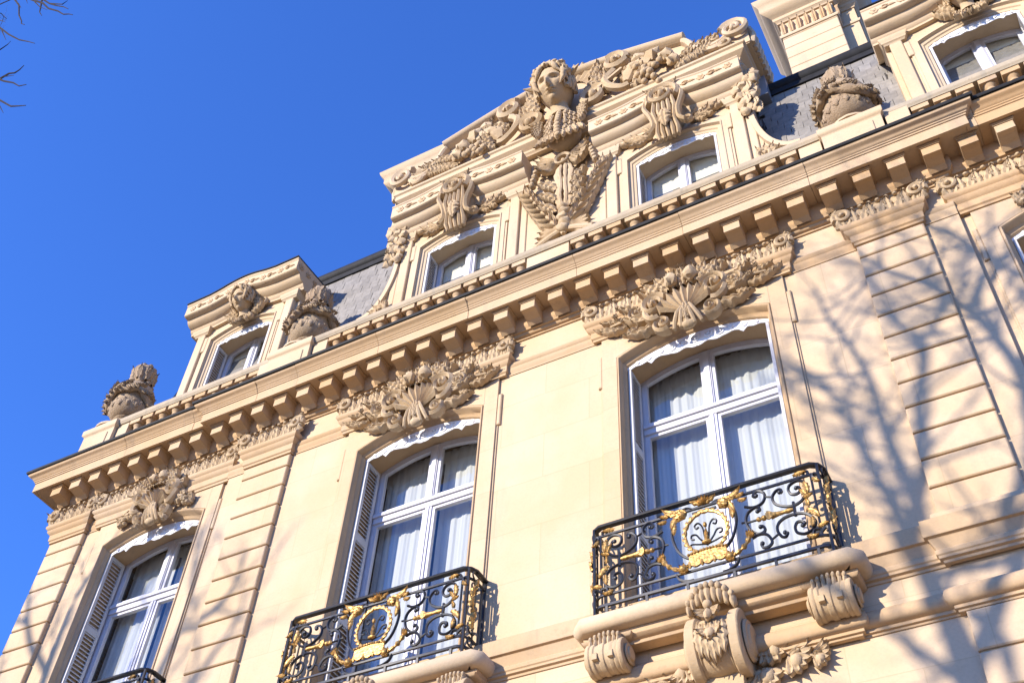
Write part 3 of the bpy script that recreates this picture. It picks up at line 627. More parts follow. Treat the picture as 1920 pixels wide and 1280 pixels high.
def console(par, x, y, w):          # scrolled bolster bracket with straps and disc ends
    m = MB()
    P = [(-0.62, 0.30), (-0.62, 0.40), (-0.57, 0.42), (-0.57, 0.62), (-0.54, 0.64), (-0.54, 0.45), (-0.50, 0.45), (-0.50, 0.98), (-0.47, 1.03), (-0.40, 1.03), (-0.37, 0.97), (-0.34, 1.0), (-0.28, 1.0), (-0.25, 0.93)]
    P = P+[(-0.14, 0.93), (-0.12, 0.99), (0.0, 1.0), (0.02, 0.94), (0.12, 0.94), (0.14, 0.98), (0.22, 0.98)]+[(-t, r) for t, r in P[::-1]]
    roll(m, x, y-0.19, 7.245, 0.155, w, P)
    m.box(x-w*0.42, x+w*0.42, y-0.20, y+0.02, 7.14, 7.41)
    for i in range(2): m.box(x+(i-0.5)*w*0.42-0.026, x+(i-0.5)*w*0.42+0.026, y-0.352, y-0.30, 7.17, 7.23)
    for i in range(7):              # acanthus knuckles on top
        xx = x-w*0.44+w*0.88*(i+0.5)/7; h = 0.055+0.05*math.sin(PI*(i+0.5)/7)
        m.ball((xx, y-0.26, 7.36), (w/15, 0.06, h), 8, 7, 0.2, i); m.ball((xx, y-0.285, 7.36+h*0.75), (w/17, 0.04, 0.032), 7, 5)
    m.build('console', 'carved', par, 40, 0.003)
def keystone(par, x, y):            # big bolster keystone below the slab with husks and side flowers
    m = MB()
    P = [(-0.60, 0.20), (-0.60, 0.42), (-0.56, 0.50), (-0.56, 0.60), (-0.51, 0.66), (-0.51, 0.52), (-0.485, 0.52), (-0.485, 0.97), (-0.46, 1.02), (-0.31, 1.02), (-0.29, 0.97), (-0.275, 0.93), (-0.26, 0.95), (-0.24, 0.90), (-0.1, 0.935), (0.0, 0.945)]
    P = P+[(-t, r) for t, r in P[-2::-1]]
    roll(m, x, y-0.17, 7.10, 0.245, 0.50, P, 32, 1.22)
    m.box(x-0.17, x+0.17, y-0.18, y+0.02, 6.3, 7.42)
    for k in range(5):
        t = (k-2)/2; m.leaf(lambda p, q, h, t=t: (x+t*0.10+q, y-0.17-(0.235+h)*math.cos(p/0.25-0.35), 7.10-(0.29+h)*math.sin(p/0.25-0.35)), 0.34-0.06*abs(t), 0.05, 0.035, curl=0.03, lobes=4, nu=12, nv=2)
    m.build('keystone', 'carved', par, 40, 0.003)
    m = MB()
    for i in range(9):
        t = (i-4)/4; m.ball((x+t*0.20, y-0.36+0.05*t*t, 7.44+0.09*(1-t*t)), (0.032, 0.06, 0.10-0.03*abs(t)), 8, 7, 0.2, i)
        m.ball((x+t*0.20, y-0.40+0.05*t*t, 7.49+0.11*(1-t*t)), (0.028, 0.035, 0.035), 7, 5)
    m.ball((x, y-0.42, 7.38), 0.045, 9, 7)
    for zz, r in ((7.33, 0.12), (7.14, 0.11)):
        for i in range(7):
            a = -PI*0.05-PI*0.9*i/6; m.leaf(lambda p, q, h, a=a, zz=zz, r=r: (x+(p*math.cos(a)-q*math.sin(a)), y-0.375-h*1.0-p*0.25, zz+(p*math.sin(a)+q*math.cos(a))), r*1.15, r*0.34, 0.04, curl=0.07, lobes=1, nu=6, nv=2)
        m.ball((x, y-0.43, zz-0.06), (0.045, 0.05, 0.06), 8, 6, 0.4, zz)
    m.build('husk_carving', 'carved', par, 50, 0.006)
    for s in (-1, 1):
        m = MB()
        for (dx, dz, r, th) in ((0.42, 7.02, 0.16, -0.9), (0.60, 6.88, 0.16, -0.6), (0.80, 6.84, 0.12, -0.3), (0.34, 6.80, 0.17, -1.4)):
            for i in range(6):
                a = th+(i-2.5)*0.42; m.leaf(FR(x+s*dx-s*0.05, dz+0.06, y-0.03, a, 1, s), r*1.35, r*0.34, 0.05, curl=0.06, lobes=1, nu=6, nv=2)
            m.ball((x+s*dx, y-0.06, dz), (r*0.4, 0.06, r*0.4), 9, 6, 0.3, dx)
        m.ftube(FR(x, 0, y, 0, 1, s), crom([(0.22, 7.05, 0.05), (0.42, 7.10, 0.06), (0.62, 6.98, 0.05), (0.80, 6.86, 0.03)]), [0.022]*13, 6, 0.05)
        m.build('flower_spray', 'carved', par, 50, 0.006)
def build_slab(cx):
    y = ywall(cx); s = empty('balcony_slab', (0, 0, 0), MAN); x0, x1 = cx-1.27, cx+1.27
    m = MB(); r = 0.05
    path = [(x0, y), (x0, y-0.22), (x0+0.05, y-0.27), (x1-0.05, y-0.27), (x1, y-0.22), (x1, y)]
    m.mould(path, [(-0.2, 7.49), (0.03, 7.49), (0.06, 7.50), (0.085, 7.525), (0.096, 7.56), (0.096, 7.59), (0.085, 7.625), (0.065, 7.648), (0.03, 7.66), (-0.2, 7.66)])
    m.build('slab', 'pale', s, 50)
    m = MB(); m.mould([(x0+0.05, y), (x0+0.05, y-0.18), (x1-0.05, y-0.18), (x1-0.05, y)], [(-0.15, 7.36), (-0.02, 7.36), (-0.01, 7.39), (0.02, 7.40), (0.05, 7.425), (0.055, 7.489), (-0.15, 7.489)]); m.build('slab_moulding', 'stone', s, 40)
    for sx in (-1, 1):
        xc = cx+sx*1.03; m = MB(); m.mould([(xc-0.22, y), (xc-0.22, y-0.24), (xc+0.22, y-0.24), (xc+0.22, y)], [(-0.2, 7.40), (0.0, 7.40), (0.02, 7.415), (0.03, 7.435), (-0.2, 7.436)]); m.build('bracket_cap', 'stone', s, 40)
        console(s, xc, y-0.01, 0.36)
    keystone(s, cx, y)
    return s
for cx in (W1, W2, W3): build_slab(cx)['label'] = 'rounded stone balcony slab on scroll consoles'
# ================================================================== roof
ROOF = empty('roof', (0, 0, 0), MAN); ROOF['label'] = 'steep slate mansard roof with a dark rolled zinc ridge'
RY0, RZ0, RY1, RZ1 = 0.42, 14.15, 1.02, 17.30
def roof_y(z): return RY0+(z-RZ0)*(RY1-RY0)/(RZ1-RZ0)
m = MB(); m.add([(XL+0.3, roof_y(12.9)+0.03, 12.9), (9.6, roof_y(12.9)+0.03, 12.9), (9.6, RY1+0.03, RZ1), (XL+0.9, RY1+0.03, RZ1)], [(0, 1, 2, 3)])
m.add([(XL+0.3, roof_y(12.9)+0.03, 12.9), (XL+0.9, RY1+0.03, RZ1), (XL+0.9, 8, RZ1), (XL+0.3, 8, 12.9)], [(0, 1, 2, 3)])
m.build('roof_boarding', 'slate', ROOF, 0)
m = MB(); m.add([(XL+0.9, RY1, RZ1+0.02), (9.6, RY1, RZ1+0.02), (9.6, 5.5, RZ1+1.1), (XL+2.5, 5.5, RZ1+1.1)], [(0, 1, 2, 3)]); m.add([(XL+0.9, RY1, RZ1+0.02), (XL+2.5, 5.5, RZ1+1.1), (XL+0.9, 8, RZ1+0.02)], [(0, 1, 2)]); m.build('upper_roof', 'zinc', ROOF, 0)
sm = MB(); sl_ = math.hypot(RY1-RY0, RZ1-RZ0); nrm = Vector((0, -(RZ1-RZ0)/sl_, (RY1-RY0)/sl_)); upv = Vector((0, (RY1-RY0)/sl_, (RZ1-RZ0)/sl_))
sm.box(-0.083, 0.083, -0.016, 0.0, 0.0, 0.30)     # a slate: local z runs up the slope, -y is outward
s0 = None; tilt = -math.atan2(RY1-RY0, RZ1-RZ0)
for xa, xb in ((-5.20, -3.25), (3.10, 5.05)):
    row = 0; zz = 14.25
    while zz < RZ1-0.14:
        n = int((xb-xa)/0.172)
        for i in range(n+1):
            x = xa+i*0.172+(0.086 if row % 2 else 0)
            loc = Vector((x+rnd.uniform(-0.003, 0.003), roof_y(zz), zz))+nrm*(0.016)
            rot = (tilt+rnd.uniform(0.035, 0.06), rnd.uniform(-0.012, 0.012), 0)
            if s0 is None: s0 = sm.build('slate', 'slate', ROOF, 0); s0.location = loc; s0.rotation_euler = rot
            else: inst(s0, 'slate', ROOF, loc, rot, (1, 1, min(1, (RZ1-zz)/0.30)))
        row += 1; zz += 0.235
m = MB(); m.tube([(XL+0.85, RY1-0.03, RZ1+0.06), (9.6, RY1-0.03, RZ1+0.06)], 0.13, 14); m.box(XL+0.85, 9.6, RY1-0.11, RY1+0.05, RZ1-0.16, RZ1-0.02); m.build('ridge_roll', 'lead', ROOF, 40)
# ------------------------------------------------------------------ carved helpers
def sstep(a, b, x): t = max(0, min(1, (x-a)/(b-a))); return t*t*(3-2*t)
def head(m, fr, S, hair=True, seed=0):
    nt_, na = 64, 90; b = len(m.v); G = lambda v, s: math.exp(-(v/s)**2)
    for i in range(nt_+1):
        t = PI*(i/nt_)**1.15 if i else 0.0
        for j in range(na):
            a = 2*PI*j/na; x = math.sin(t)*math.cos(a); y = math.sin(t)*math.sin(a); z = math.cos(t)
            X = x*0.70*(1-0.26*sstep(-0.1, -1.0, y)); Y = y*1.0; Z = z*(0.78 if z > 0 else 0.85)
            if z > -0.1:
                f = sstep(-0.1, 0.35, z); ax = abs(X)
                d = 0.22*G(X, 0.080)*sstep(0.22, -0.20, Y)*sstep(-0.33, -0.22, Y)+0.05*G(X, 0.12)*G(Y-0.02, 0.16)
                d += 0.085*G(Y-0.22, 0.06)*G(ax-0.24, 0.20)-0.17*G(ax-0.25, 0.13)*G(Y-0.07, 0.085)+0.08*G(ax-0.25, 0.075)*G(Y-0.06, 0.045)
                d += 0.08*G(X, 0.16)*(G(Y+0.375, 0.035)+1.1*G(Y+0.475, 0.045))-0.09*G(X, 0.18)*G(Y+0.425, 0.022)-0.03*G(X, 0.2)*G(Y+0.56, 0.05)
                d += 0.09*G(X, 0.17)*G(Y+0.74, 0.13)+0.05*G(ax-0.33, 0.14)*G(Y+0.20, 0.16)
                Z += d*f
            m.vert(fr(X*S, Y*S, Z*S))
    for i in range(nt_):
        for j in range(na):
            j2 = (j+1) % na; m.f.append((b+i*na+j, b+(i+1)*na+j, b+(i+1)*na+j2, b+i*na+j2))
    if hair:
        R_ = random.Random(seed)
        for s in (-1, 1):
            for k in range(11):       # wavy locks swept from the parting to the sides and down
                q = k/10; pts = []
                for i in range(12):
                    u = i/11; al = PI/2+s*(-0.05-(2.05-0.1*q)*u)*1.0
                    rr = 0.80-0.30*q+0.10*math.sin(u*9+k*1.3)*0.5; tt = (0.62+0.85*q)
                    tt = 0.80+1.15*q+0.10*math.sin(u*11+k*2)
                    xx = math.sin(min(tt, 2.7))*math.cos(al)*0.80; yy = math.sin(min(tt, 2.7))*math.sin(al)*1.08+0.06; zz = math.cos(min(tt, 2.7))*0.86
                    pts.append(fr(xx*S, yy*S, (zz+0.04*math.sin(u*10+k))*S))
                m.tube(pts, [S*(0.10+0.045*math.sin(3+i*1.3+k))*(1-0.35*i/11) for i in range(12)], 6)
            m.ball(fr(s*0.68*S, 0.02*S, -0.02*S), (0.07*S, 0.12*S, 0.16*S), 8, 6)
        for k in range(16):
            a = PI*(0.02+0.96*k/15); m.ball(fr(math.cos(a)*0.70*S, (0.30+0.62*math.sin(a))*S, (0.40+0.10*R_.random())*S), S*(0.12+0.06*R_.random()), 9, 7, 0.7, k)
    nk = [fr(0, -0.55*S, 0.05*S), fr(0, -0.95*S, -0.02*S), fr(0, -1.25*S, -0.05*S)]
    m.tube(nk, [S*0.36, S*0.34, S*0.46], 14)
def fascia_relief(m, x0, x1, zf, y, h):           # shallow carved band: alternating rosettes and leaf scrolls
    n = max(2, int((x1-x0)/(h*0.95)))
    for i in range(n):
        x = x0+(x1-x0)*(i+0.5)/n; z = zf(x)
        if i % 2 == 0: m.flower(FR(x, z, y), h*0.36, 0.016, 6)
        else:
            m.scroll(FR(x-h*0.2, z, y), h*0.26, 1.2, h*0.05, 0.02, a0=0.5); m.leaf(FR(x, z, y, 0.35), h*0.6, h*0.13, 0.018, lobes=3, nu=6, nv=2, bend=-0.8); m.leaf(FR(x, z, y, PI+0.35), h*0.6, h*0.13, 0.018, lobes=3, nu=6, nv=2, bend=-0.8)
def dormer_wall(m, x0, x1, z0, z1, y, wins):
    """front with arched openings; wins: (cx, half, zs, rise)"""
    xs = x0
    for i, (cx, half, zs, rise) in enumerate(wins):
        xe = x1 if i == len(wins)-1 else (cx+wins[i+1][0])/2
        wall_bay(m, xs, xe, z0, z1, cx, half, z0, zs, rise, y); xs = xe
def dormer_opening(par, cx, half, zs, rise, y, zb, zt):
    m = MB(); P = 0.03
    prof = [(half+0.20, zs+0.20, 0.0), (half+0.20, zs+0.20, -P), (half+0.125, zs+0.135, -P), (half+0.12, zs+0.13, -P-0.012), (half+0.10, zs+0.10, -P-0.015), (half+0.09, zs+0.09, 0.0), (half+0.05, zs+0.05, 0.012), (half+0.04, zs+0.04, 0.03), (half+0.004, zs+0.005, 0.04), (half, zs, 0.07), (half, zs, 0.42)]
    rings(m, [(ringpts(cx, h, zb, z, rise, 18), y+yy) for h, z, yy in prof])
    for s in (-1, 1):
        a, b = sorted((cx+s*(half+0.19), cx+s*(half+0.27))); m.bevbox(a, b, y-P-0.01, y+0.02, zs-0.15, zs+0.22, 0.01)
        a, b = sorted((cx+s*(half+0.20), cx+s*(half+0.235))); m.box(a, b, y-P+0.01, y+0.02, zb, zs-0.16)
    m.build('window_moulding', 'pale', par, 40)
    glazing(par, cx, half, zb+0.05, zs, rise, y+0.33, zt, 0.06, y+0.05, 0.13, zb+0.1, curtain=False, blind=True)
# ------------------------------------------------------------------ side dormers
def side_dormer(cx, label):
    d = empty('dormer', (0, 0, 0), MAN); d['label'] = label; y = 0.30
    x0, x1 = cx-1.02, cx+1.02; zs = 15.72
    m = MB(); dormer_wall(m, x0, x1, 13.0, 16.45, y, [(cx, 0.585+0.2, zs+0.2, 0.16)])
    for x in (x0, x1): m.add([(x, y, 13.0), (x, 1.3, 13.0), (x, 1.3, 16.6), (x, y, 16.6)], [(0, 1, 2, 3)])
    m.build('dormer_wall', 'pale', d, 0)
    for s in (-1, 1):          # jamb strips with a moulded outer edge
        m = MB()
        a, b = sorted((cx+s*0.86, cx+s*1.03)); m.bevbox(a, b, y-0.05, y+0.05, 13.0, 16.15, 0.012)
        a, b = sorted((cx+s*1.02, cx+s*1.10)); m.bevbox(a, b, y+0.05, y+0.5, 13.0, 16.1, 0.01)
        m.mould([(cx+s*0.95-0.14, y+0.3), (cx+s*0.95-0.14, y-0.05), (cx+s*0.95+0.14, y-0.05), (cx+s*0.95+0.14, y+0.3)], [(-0.1, 16.02), (0.0, 16.02), (0.015, 16.05), (0.03, 16.06), (0.035, 16.10), (0.055, 16.13), (0.055, 16.17), (-0.1, 16.18)])
        m.build('jamb', 'pale', d, 40)
    dormer_opening(d, cx, 0.585, zs, 0.16, y, 13.9, 15.0)
    # hood: low wave-shaped cornice
    H = [(cx-1.22, 16.40), (cx-0.70, 16.40), (cx-0.45, 16.44), (cx-0.2, 16.50), (cx, 16.52), (cx+0.2, 16.50), (cx+0.45, 16.44), (cx+0.70, 16.40), (cx+1.22, 16.40)]
    H = [H[0]]+crom(H[1:-1], 3)+[H[-1]]; H = [(H[0][0], H[0][1])]+H[1:]
    m = MB(); m.bandxz(H, [(-0.5, -0.26), (-0.24, -0.26), (-0.235, -0.22), (-0.20, -0.19), (-0.19, -0.15), (-0.10, -0.12), (-0.06, -0.06), (-0.055, -0.03), (0.03, -0.02), (0.05, 0.0), (0.05, 0.22), (0.065, 0.235), (0.065, 0.27), (-0.9, 0.30)]); m.build('hood', 'pale', d, 40)
    m = MB(); m.bandxz(H, [(-1.5, 0.33), (0.07, 0.275), (0.085, 0.272), (0.085, 0.30), (-1.5, 0.37)]); m.build('lead_cover', 'lead', d, 40)
    m = MB(); fascia_relief(m, cx-1.15, cx+1.15, lambda x: 16.51+0.12*math.exp(-((x-cx)/0.35)**2), -0.05, 0.20)
    m.build('hood_carving', 'stone', d, 45, 0.002)
    for i in range(4): m = MB(); m.flower((lambda a, b, h, i=i: (cx+1.22+h, 0.05+i*0.2+a, 16.51+b)), 0.07, 0.02, 6); m.build('rosette', 'stone', d, 45)
    m = MB(); hx = cx+0.05; hf = lambda a, b, h: (hx+a, y-0.24-h*0.90-b*0.42, 16.26+b*0.90-h*0.42)
    head(m, hf, 0.26, True, 3); m.build('mask_head', 'carved', d, 60)
    m = MB()
    for s in (-1, 1):
        for k in range(4): m.leaf(FR(hx+s*0.16, 16.02+0.07*k, y-0.08, 0.15+0.42*k, 1, s), 0.30-0.03*k, 0.06, 0.07, curl=0.09, lobes=4, bend=0.5)
        m.scroll(FR(hx+s*0.33, 16.20, y-0.05, 0, 1, s), 0.10, 1.4, 0.03, 0.08, a0=2.5, sgn=-1)
        for k in range(3): m.leaf(FR(hx+s*0.05*k, 15.98, y-0.10, -PI/2+s*0.35*k), 0.20, 0.055, 0.06, curl=0.05, lobes=3)
    m.build('mask_wings', 'carved', d, 50, 0.006)
side_dormer(-6.08, 'left dormer with a carved child head over its arched window')
side_dormer(6.06, 'right dormer with a carved child head, cut by the picture edge')
# ------------------------------------------------------------------ chimneys
def chimney(xa, xb, label):
    c = empty('chimney', (0, 0, 0), MAN); c['label'] = label; y0, y1 = 1.65, 2.9
    z = 16.6; i = 0
    while z < 20.05:
        m = MB(); m.bevbox(xa, xb, y0, y1, z+0.006, z+0.34-0.006, 0.012); m.build('stone_block', 'pale', c, 0); z += 0.34; i += 1
    m = MB(); m.box(xa+0.012, xb-0.012, y0+0.012, y1, 16.6, 20.7); m.box(xb+0.0, xb+0.30, y0+0.28, y1, 16.6, 20.6); m.build('shaft', 'pale', c, 0)
    m = MB(); P = [(xa, y1), (xa, y0), (xb, y0), (xb, y0+0.28), (xb+0.3, y0+0.28), (xb+0.3, y1)]
    m.mould(P, [(-0.1, 20.04), (0.02, 20.04), (0.035, 20.07), (0.035, 20.10), (0.0, 20.12), (-0.1, 20.12)])
    m.mould(P, [(-0.1, 20.56), (0.02, 20.56), (0.03, 20.60), (0.07, 20.63), (0.08, 20.70), (0.13, 20.74), (0.22, 20.80), (0.24, 20.84), (0.24, 20.98), (0.27, 21.02), (0.31, 21.08), (0.33, 21.16), (-0.1, 21.2)]); m.build('chimney_cornice', 'pale', c, 40)
    m = MB(); n = 7
    for k in range(n):
        x = xa+(xb-xa)*(k+0.5)/n; m.leaf(FR(x, 20.12, y0, PI/2), 0.42, 0.058, 0.05, curl=0.06, lobes=1, nu=7, nv=2)
    for k in range(3): m.leaf((lambda a, b, h, k=k: (xb+h, y0+0.06+0.09*k+b, 20.12+a)), 0.42, 0.045, 0.05, curl=0.06, lobes=1, nu=7, nv=2)
    m.build('fluted_band', 'stone', c, 45)
chimney(3.57, 4.55, 'tall stone chimney with a fluted band and heavy cap')
chimney(-4.52, -3.55, 'stone chimney mostly hidden behind the central gable')
# ------------------------------------------------------------------ the central gable (double dormer with pediment)
def central_gable():
    g = empty('central_gable', (0, 0, 0), MAN); g['label'] = 'carved central gable with crowned female mask and two windows'
    y = 0.25; ax = 0.05; A, B = -1.76, 1.84; half = 0.625; zs = 15.74
    x0, x1 = ax-2.92, ax+2.92
    m = MB(); dormer_wall(m, x0, x1, 13.0, 17.05, y, [(A, half+0.2, zs+0.2, 0.16), (B, half+0.2, zs+0.2, 0.16)])
    for x in (x0, x1): m.add([(x, y, 13.0), (x, 1.5, 13.0), (x, 1.5, 17.2), (x, y, 17.2)], [(0, 1, 2, 3)])
    m.build('gable_wall', 'pale', g, 0)
    for cx in (A, B):
        dormer_opening(g, cx, half, zs, 0.17, y, 13.9, 14.98)
        for s in (-1, 1):
            m = MB()
            a, b = sorted((cx+s*0.90, cx+s*1.07)); m.bevbox(a, b, y-0.05, y+0.03, 13.0, 16.22, 0.012)
            a, b = sorted((cx+s*1.09, cx+s*1.20)); m.bevbox(a, b, y-0.02, y+0.03, 13.0, 16.24, 0.012)
            m.mould([(cx+s*0.99-0.12, y+0.1), (cx+s*0.99-0.12, y-0.05), (cx+s*0.99+0.12, y-0.05), (cx+s*0.99+0.12, y+0.1)], [(-0.05, 16.12), (0.0, 16.12), (0.015, 16.15), (0.03, 16.16), (0.035, 16.20), (0.055, 16.23), (0.06, 16.28), (-0.05, 16.29)])
            m.build('jamb', 'pale', g, 40)
        H = [(cx-1.22, 16.60), (cx-0.75, 16.60), (cx-0.5, 16.63), (cx-0.25, 16.68), (cx, 16.70), (cx+0.25, 16.68), (cx+0.5, 16.63), (cx+0.75, 16.60), (cx+1.22, 16.60)]
        H = [H[0]]+crom(H[1:-1], 3)+[H[-1]]
        m = MB(); m.bandxz(H, [(-0.3, -0.30), (-0.19, -0.30), (-0.185, -0.25), (-0.15, -0.22), (-0.14, -0.17), (-0.06, -0.14), (-0.02, -0.07), (-0.015, -0.03), (0.06, -0.02), (0.08, 0.0), (0.08, 0.25), (0.095, 0.265), (0.095, 0.29), (-0.3, 0.32)]); m.build('hood', 'pale', g, 40)
        m = MB(); fascia_relief(m, cx-1.15, cx+1.15, lambda x: 16.725+0.10*math.exp(-((x-cx)/0.4)**2), -0.08, 0.22); m.build('hood_carving', 'stone', g, 45, 0.002)
        # console cartouche at the crown
        m = MB(); yy = y-0.10
        m.fball(FR(cx, 16.45, yy+0.05), (0, 0, 0), (0.26, 0.42, 0.20), 12, 9)
        m.scroll(FR(cx, 16.72, yy-0.12), 0.26, 1.5, 0.05, 0.16, a0=-0.6, sgn=1); m.scroll(FR(cx, 16.72, yy-0.12, 0, 1, -1), 0.26, 0.55, 0.05, 0.16, a0=-0.6, sgn=1, eye=False)
        m.shell(FR(cx, 16.62, yy-0.16), 0.22, 0.12, 0.35, PI-0.35, 6)
        for i in range(5):
            t = (i-2)/2; m.ftube(FR(cx, 0, yy), [(t*0.14, 16.62, 0.20), (t*0.17, 16.35, 0.19), (t*0.13, 16.10, 0.14), (t*0.16, 15.90, 0.09), (t*0.14, 15.78, 0.05)], [0.03, 0.036, 0.03, 0.036, 0.025], 6, 0.10)
        for s in (-1, 1):
            m.ftube(FR(cx, 0, yy, 0, 1, s), crom([(0.27, 16.80, 0.16), (0.30, 16.55, 0.19), (0.22, 16.30, 0.17), (0.20, 16.10, 0.12), (0.28, 16.02, 0.08)]), [0.042]*17, 6, 0.12)
            m.scroll(FR(cx+s*0.30, 16.06, yy, 0, 1, s), 0.075, 1.3, 0.024, 0.09, a0=2.0, sgn=-1)
            for (a, b, th, L, W) in ((0.30, 16.16, 0.10, 0.42, 0.05), (0.36, 16.14, 0.75, 0.24, 0.045), (0.46, 16.20, 0.80, 0.24, 0.045), (0.56, 16.22, 0.55, 0.24, 0.04), (0.40, 16.12, -0.5, 0.20, 0.04), (0.52, 16.16, -0.45, 0.20, 0.04), (0.66, 16.22, 0.2, 0.22, 0.035), (0.33, 16.30, 1.0, 0.22, 0.045)):
                m.leaf(FR(cx+s*a, b, yy+0.06, th, 1, s), L, W, 0.05, curl=0.05, lobes=3, nu=8, nv=2)
            m.leaf(FR(cx+s*0.10, 16.84, yy-0.18, 1.0, 1, s), 0.22, 0.06, 0.06, curl=0.09, lobes=4, bend=-0.8)
        m.leaf(FR(cx, 16.30, yy-0.20, -PI/2), 0.42, 0.10, 0.05, curl=-0.05, lobes=5)
        m.build('crown_cartouche', 'carved', g, 35, 0.005)
    # cornice, tympanum and upper moulding
    zc = 17.10
    P = [(x0-0.02, 1.3), (x0-0.02, y-0.06), (x1+0.02, y-0.06), (x1+0.02, 1.3)]
    m = MB(); m.mould(P, [(-0.2, zc), (0.02, zc), (0.03, zc+0.03), (0.06, zc+0.05), (0.07, zc+0.09), (0.13, zc+0.13), (0.17, zc+0.16), (0.17, zc+0.27), (0.20, zc+0.29), (0.205, zc+0.33), (-0.2, zc+0.36)]); m.build('cornice', 'pale', g, 40)
    ztop = [(-3.20, 17.98), (-3.02, 18.02), (-2.85, 17.80), (-2.62, 17.72), (-2.42, 17.88), (-2.30, 18.18), (-2.22, 18.30), (-1.70, 18.46), (-1.15, 18.62), (-0.6, 18.74), (0, 18.79)]
    top = [(ax+x, z) for x, z in ztop]+[(ax-x, z) for x, z in ztop[-2::-1]]
    m = MB(); m.strip([(x, zc+0.34) for x, z in top], top, y-0.16, y+0.5); m.build('tympanum', 'pale', g, 0)
    roll = [(ax+x, z) for x, z in ztop[6:]]+[(ax-x, z) for x, z in ztop[-2:5:-1]]
    m = MB(); m.bandxz(roll, [(-0.6, -0.03), (-0.02, -0.03), (0.0, -0.015), (0.04, -0.01), (0.07, 0.02), (0.085, 0.05), (0.075, 0.085), (0.04, 0.11), (-0.6, 0.125)]); m.build('pediment_roll', 'pale', g, 40)
    low = [(ax+x, z) for x, z in ztop[:7]]
    for s in (-1, 1):
        pp = [(ax+s*(x), z) for x, z in ztop[1:7]]
        if s > 0: pp = pp[::-1]
        m = MB(); m.bandxz(crom(pp, 3), [(-0.55, -0.06), (-0.06, -0.06), (-0.02, -0.03), (0.02, 0.0), (0.03, 0.05), (0.0, 0.08), (-0.55, 0.10)]); m.build('wing_moulding', 'pale', g, 40)
        # end volute block with ribbed side
        m = MB(); m.scroll(FR(ax+s*3.02, 17.86, y-0.20, 0, 1, s), 0.24, 1.6, 0.06, 0.12, a0=2.6, sgn=-1)
        m.strip([(ax+s*2.80, zc+0.36), (ax+s*3.22, zc+0.36)][::s], [(ax+s*2.86, 18.00), (ax+s*3.20, 18.00)][::s], y-0.18, y+0.75)
        for k in range(8): m.tube([(ax+s*3.23, y-0.10+k*0.11, 17.50), (ax+s*3.27, y-0.10+k*0.11, 17.75), (ax+s*3.22, y-0.10+k*0.11, 17.98), (ax+s*3.05, y-0.10+k*0.11, 18.08)], 0.05, 6)
        m.ftube(FR(ax, 0, y-0.18, 0, 1, s), crom([(2.88, 17.72, 0.05), (2.74, 17.60, 0.06), (2.62, 17.62, 0.06), (2.55, 17.70, 0.04)]), [0.05]*13, 6, 0.08)
        for k in range(4): m.fball(FR(ax+s*(2.62+0.07*k), 17.66-0.01*k, y-0.22), (0, 0, 0), (0.04, 0.045, 0.05), 7, 5)
        m.build('end_volute', 'pale', g, 45, 0.006)
        # corner drop: mask-like bunch under the cornice and the sweeping foot below it
        m = MB()
        for k in range(34):
            q = k/33; r = 0.10*(1-0.35*q); m.ball((ax+s*(2.98+0.16*math.sin(k*2.4)*(1-0.4*q)), y-0.02-0.14*abs(math.cos(k*1.7))*(1-0.4*q), 16.75-1.05*q), (r, r*0.9, r*1.05), 7, 6, 0.6, k)
        for k in range(9): m.leaf((lambda a, b, h, k=k: (ax+s*(3.0+0.10*math.sin(k)+h*0.7*s*s+b*0.6), y-0.10-h*0.7-0.04*math.cos(k*2), 16.70-0.11*k-a)), 0.26, 0.075, 0.06, curl=0.07, lobes=4, nu=8, nv=2)
        m.build('corner_garland', 'carved', g, 50, 0.010)
        m = MB(); sw = crom([(2.93, 16.1), (2.96, 15.6), (3.02, 15.2), (3.14, 14.85), (3.32, 14.62), (3.52, 14.55)], 4)
        pts = [(ax+s*a, b) for a, b in sw]; inner = [(ax+s*2.90, b) for a, b in sw]
        if s < 0: m.strip(pts[::-1], inner[::-1], y+0.012, y+0.35)
        else: m.strip(inner, pts, y+0.012, y+0.35)
        m.box(*sorted((ax+s*2.90, ax+s*3.56)), y+0.006, y+0.36, 13.0, 14.555)
        m.bandxz([(ax+s*a, b) for a, b in (sw if s > 0 else sw)], [(-0.33-y, -0.03), (0.06-y, -0.03), (0.06-y, 0.05), (-0.33-y, 0.05)])
        m.build('swept_foot', 'pale', g, 40)
        m = MB(); m.scroll(FR(ax+s*3.06, 14.50, y-0.06, 0, 1, s), 0.12, 1.3, 0.035, 0.07, a0=1.0)
        for k in range(4): m.leaf(FR(ax+s*(3.04), 14.5, y-0.06, 0.2+0.6*k, 1, s), 0.24, 0.06, 0.05, curl=0.06, lobes=3)
        m.build('foot_carving', 'carved', g, 50, 0.006)
    yt = y-0.17
    # --- the crowned mask
    m = MB(); hx = 0.12; hf = lambda a, b, h: (hx+a, -0.26-h*0.90-b*0.42, 18.0+b*0.90-h*0.42)
    head(m, hf, 0.42, True, 1); m.build('mask_head', 'carved', g, 60)
    m = MB()
    for (a, L_, r_) in ((1.85, 0.09, 0.055), (0.15, 0.16, 0.06), (3.0, 0.16, 0.06)):   # star points of the diadem
        p0 = hf(math.cos(a)*0.34, 0.12+0.30*math.sin(a), 0.02); p1 = hf(math.cos(a)*(0.36+L_), 0.14+(0.32+L_)*math.sin(a), 0.10)
        m.tube([p0, tuple((u+v)/2 for u, v in zip(p0, p1)), p1], [r_, r_*0.6, 0.008], 5)
    m.shell(FR(hx+0.05, 18.28, yt+0.02), 0.80, 0.16, 0.12, PI-0.12, 13, 6, 0.45)
    m.build('crown', 'carved', g, 35, 0.005)
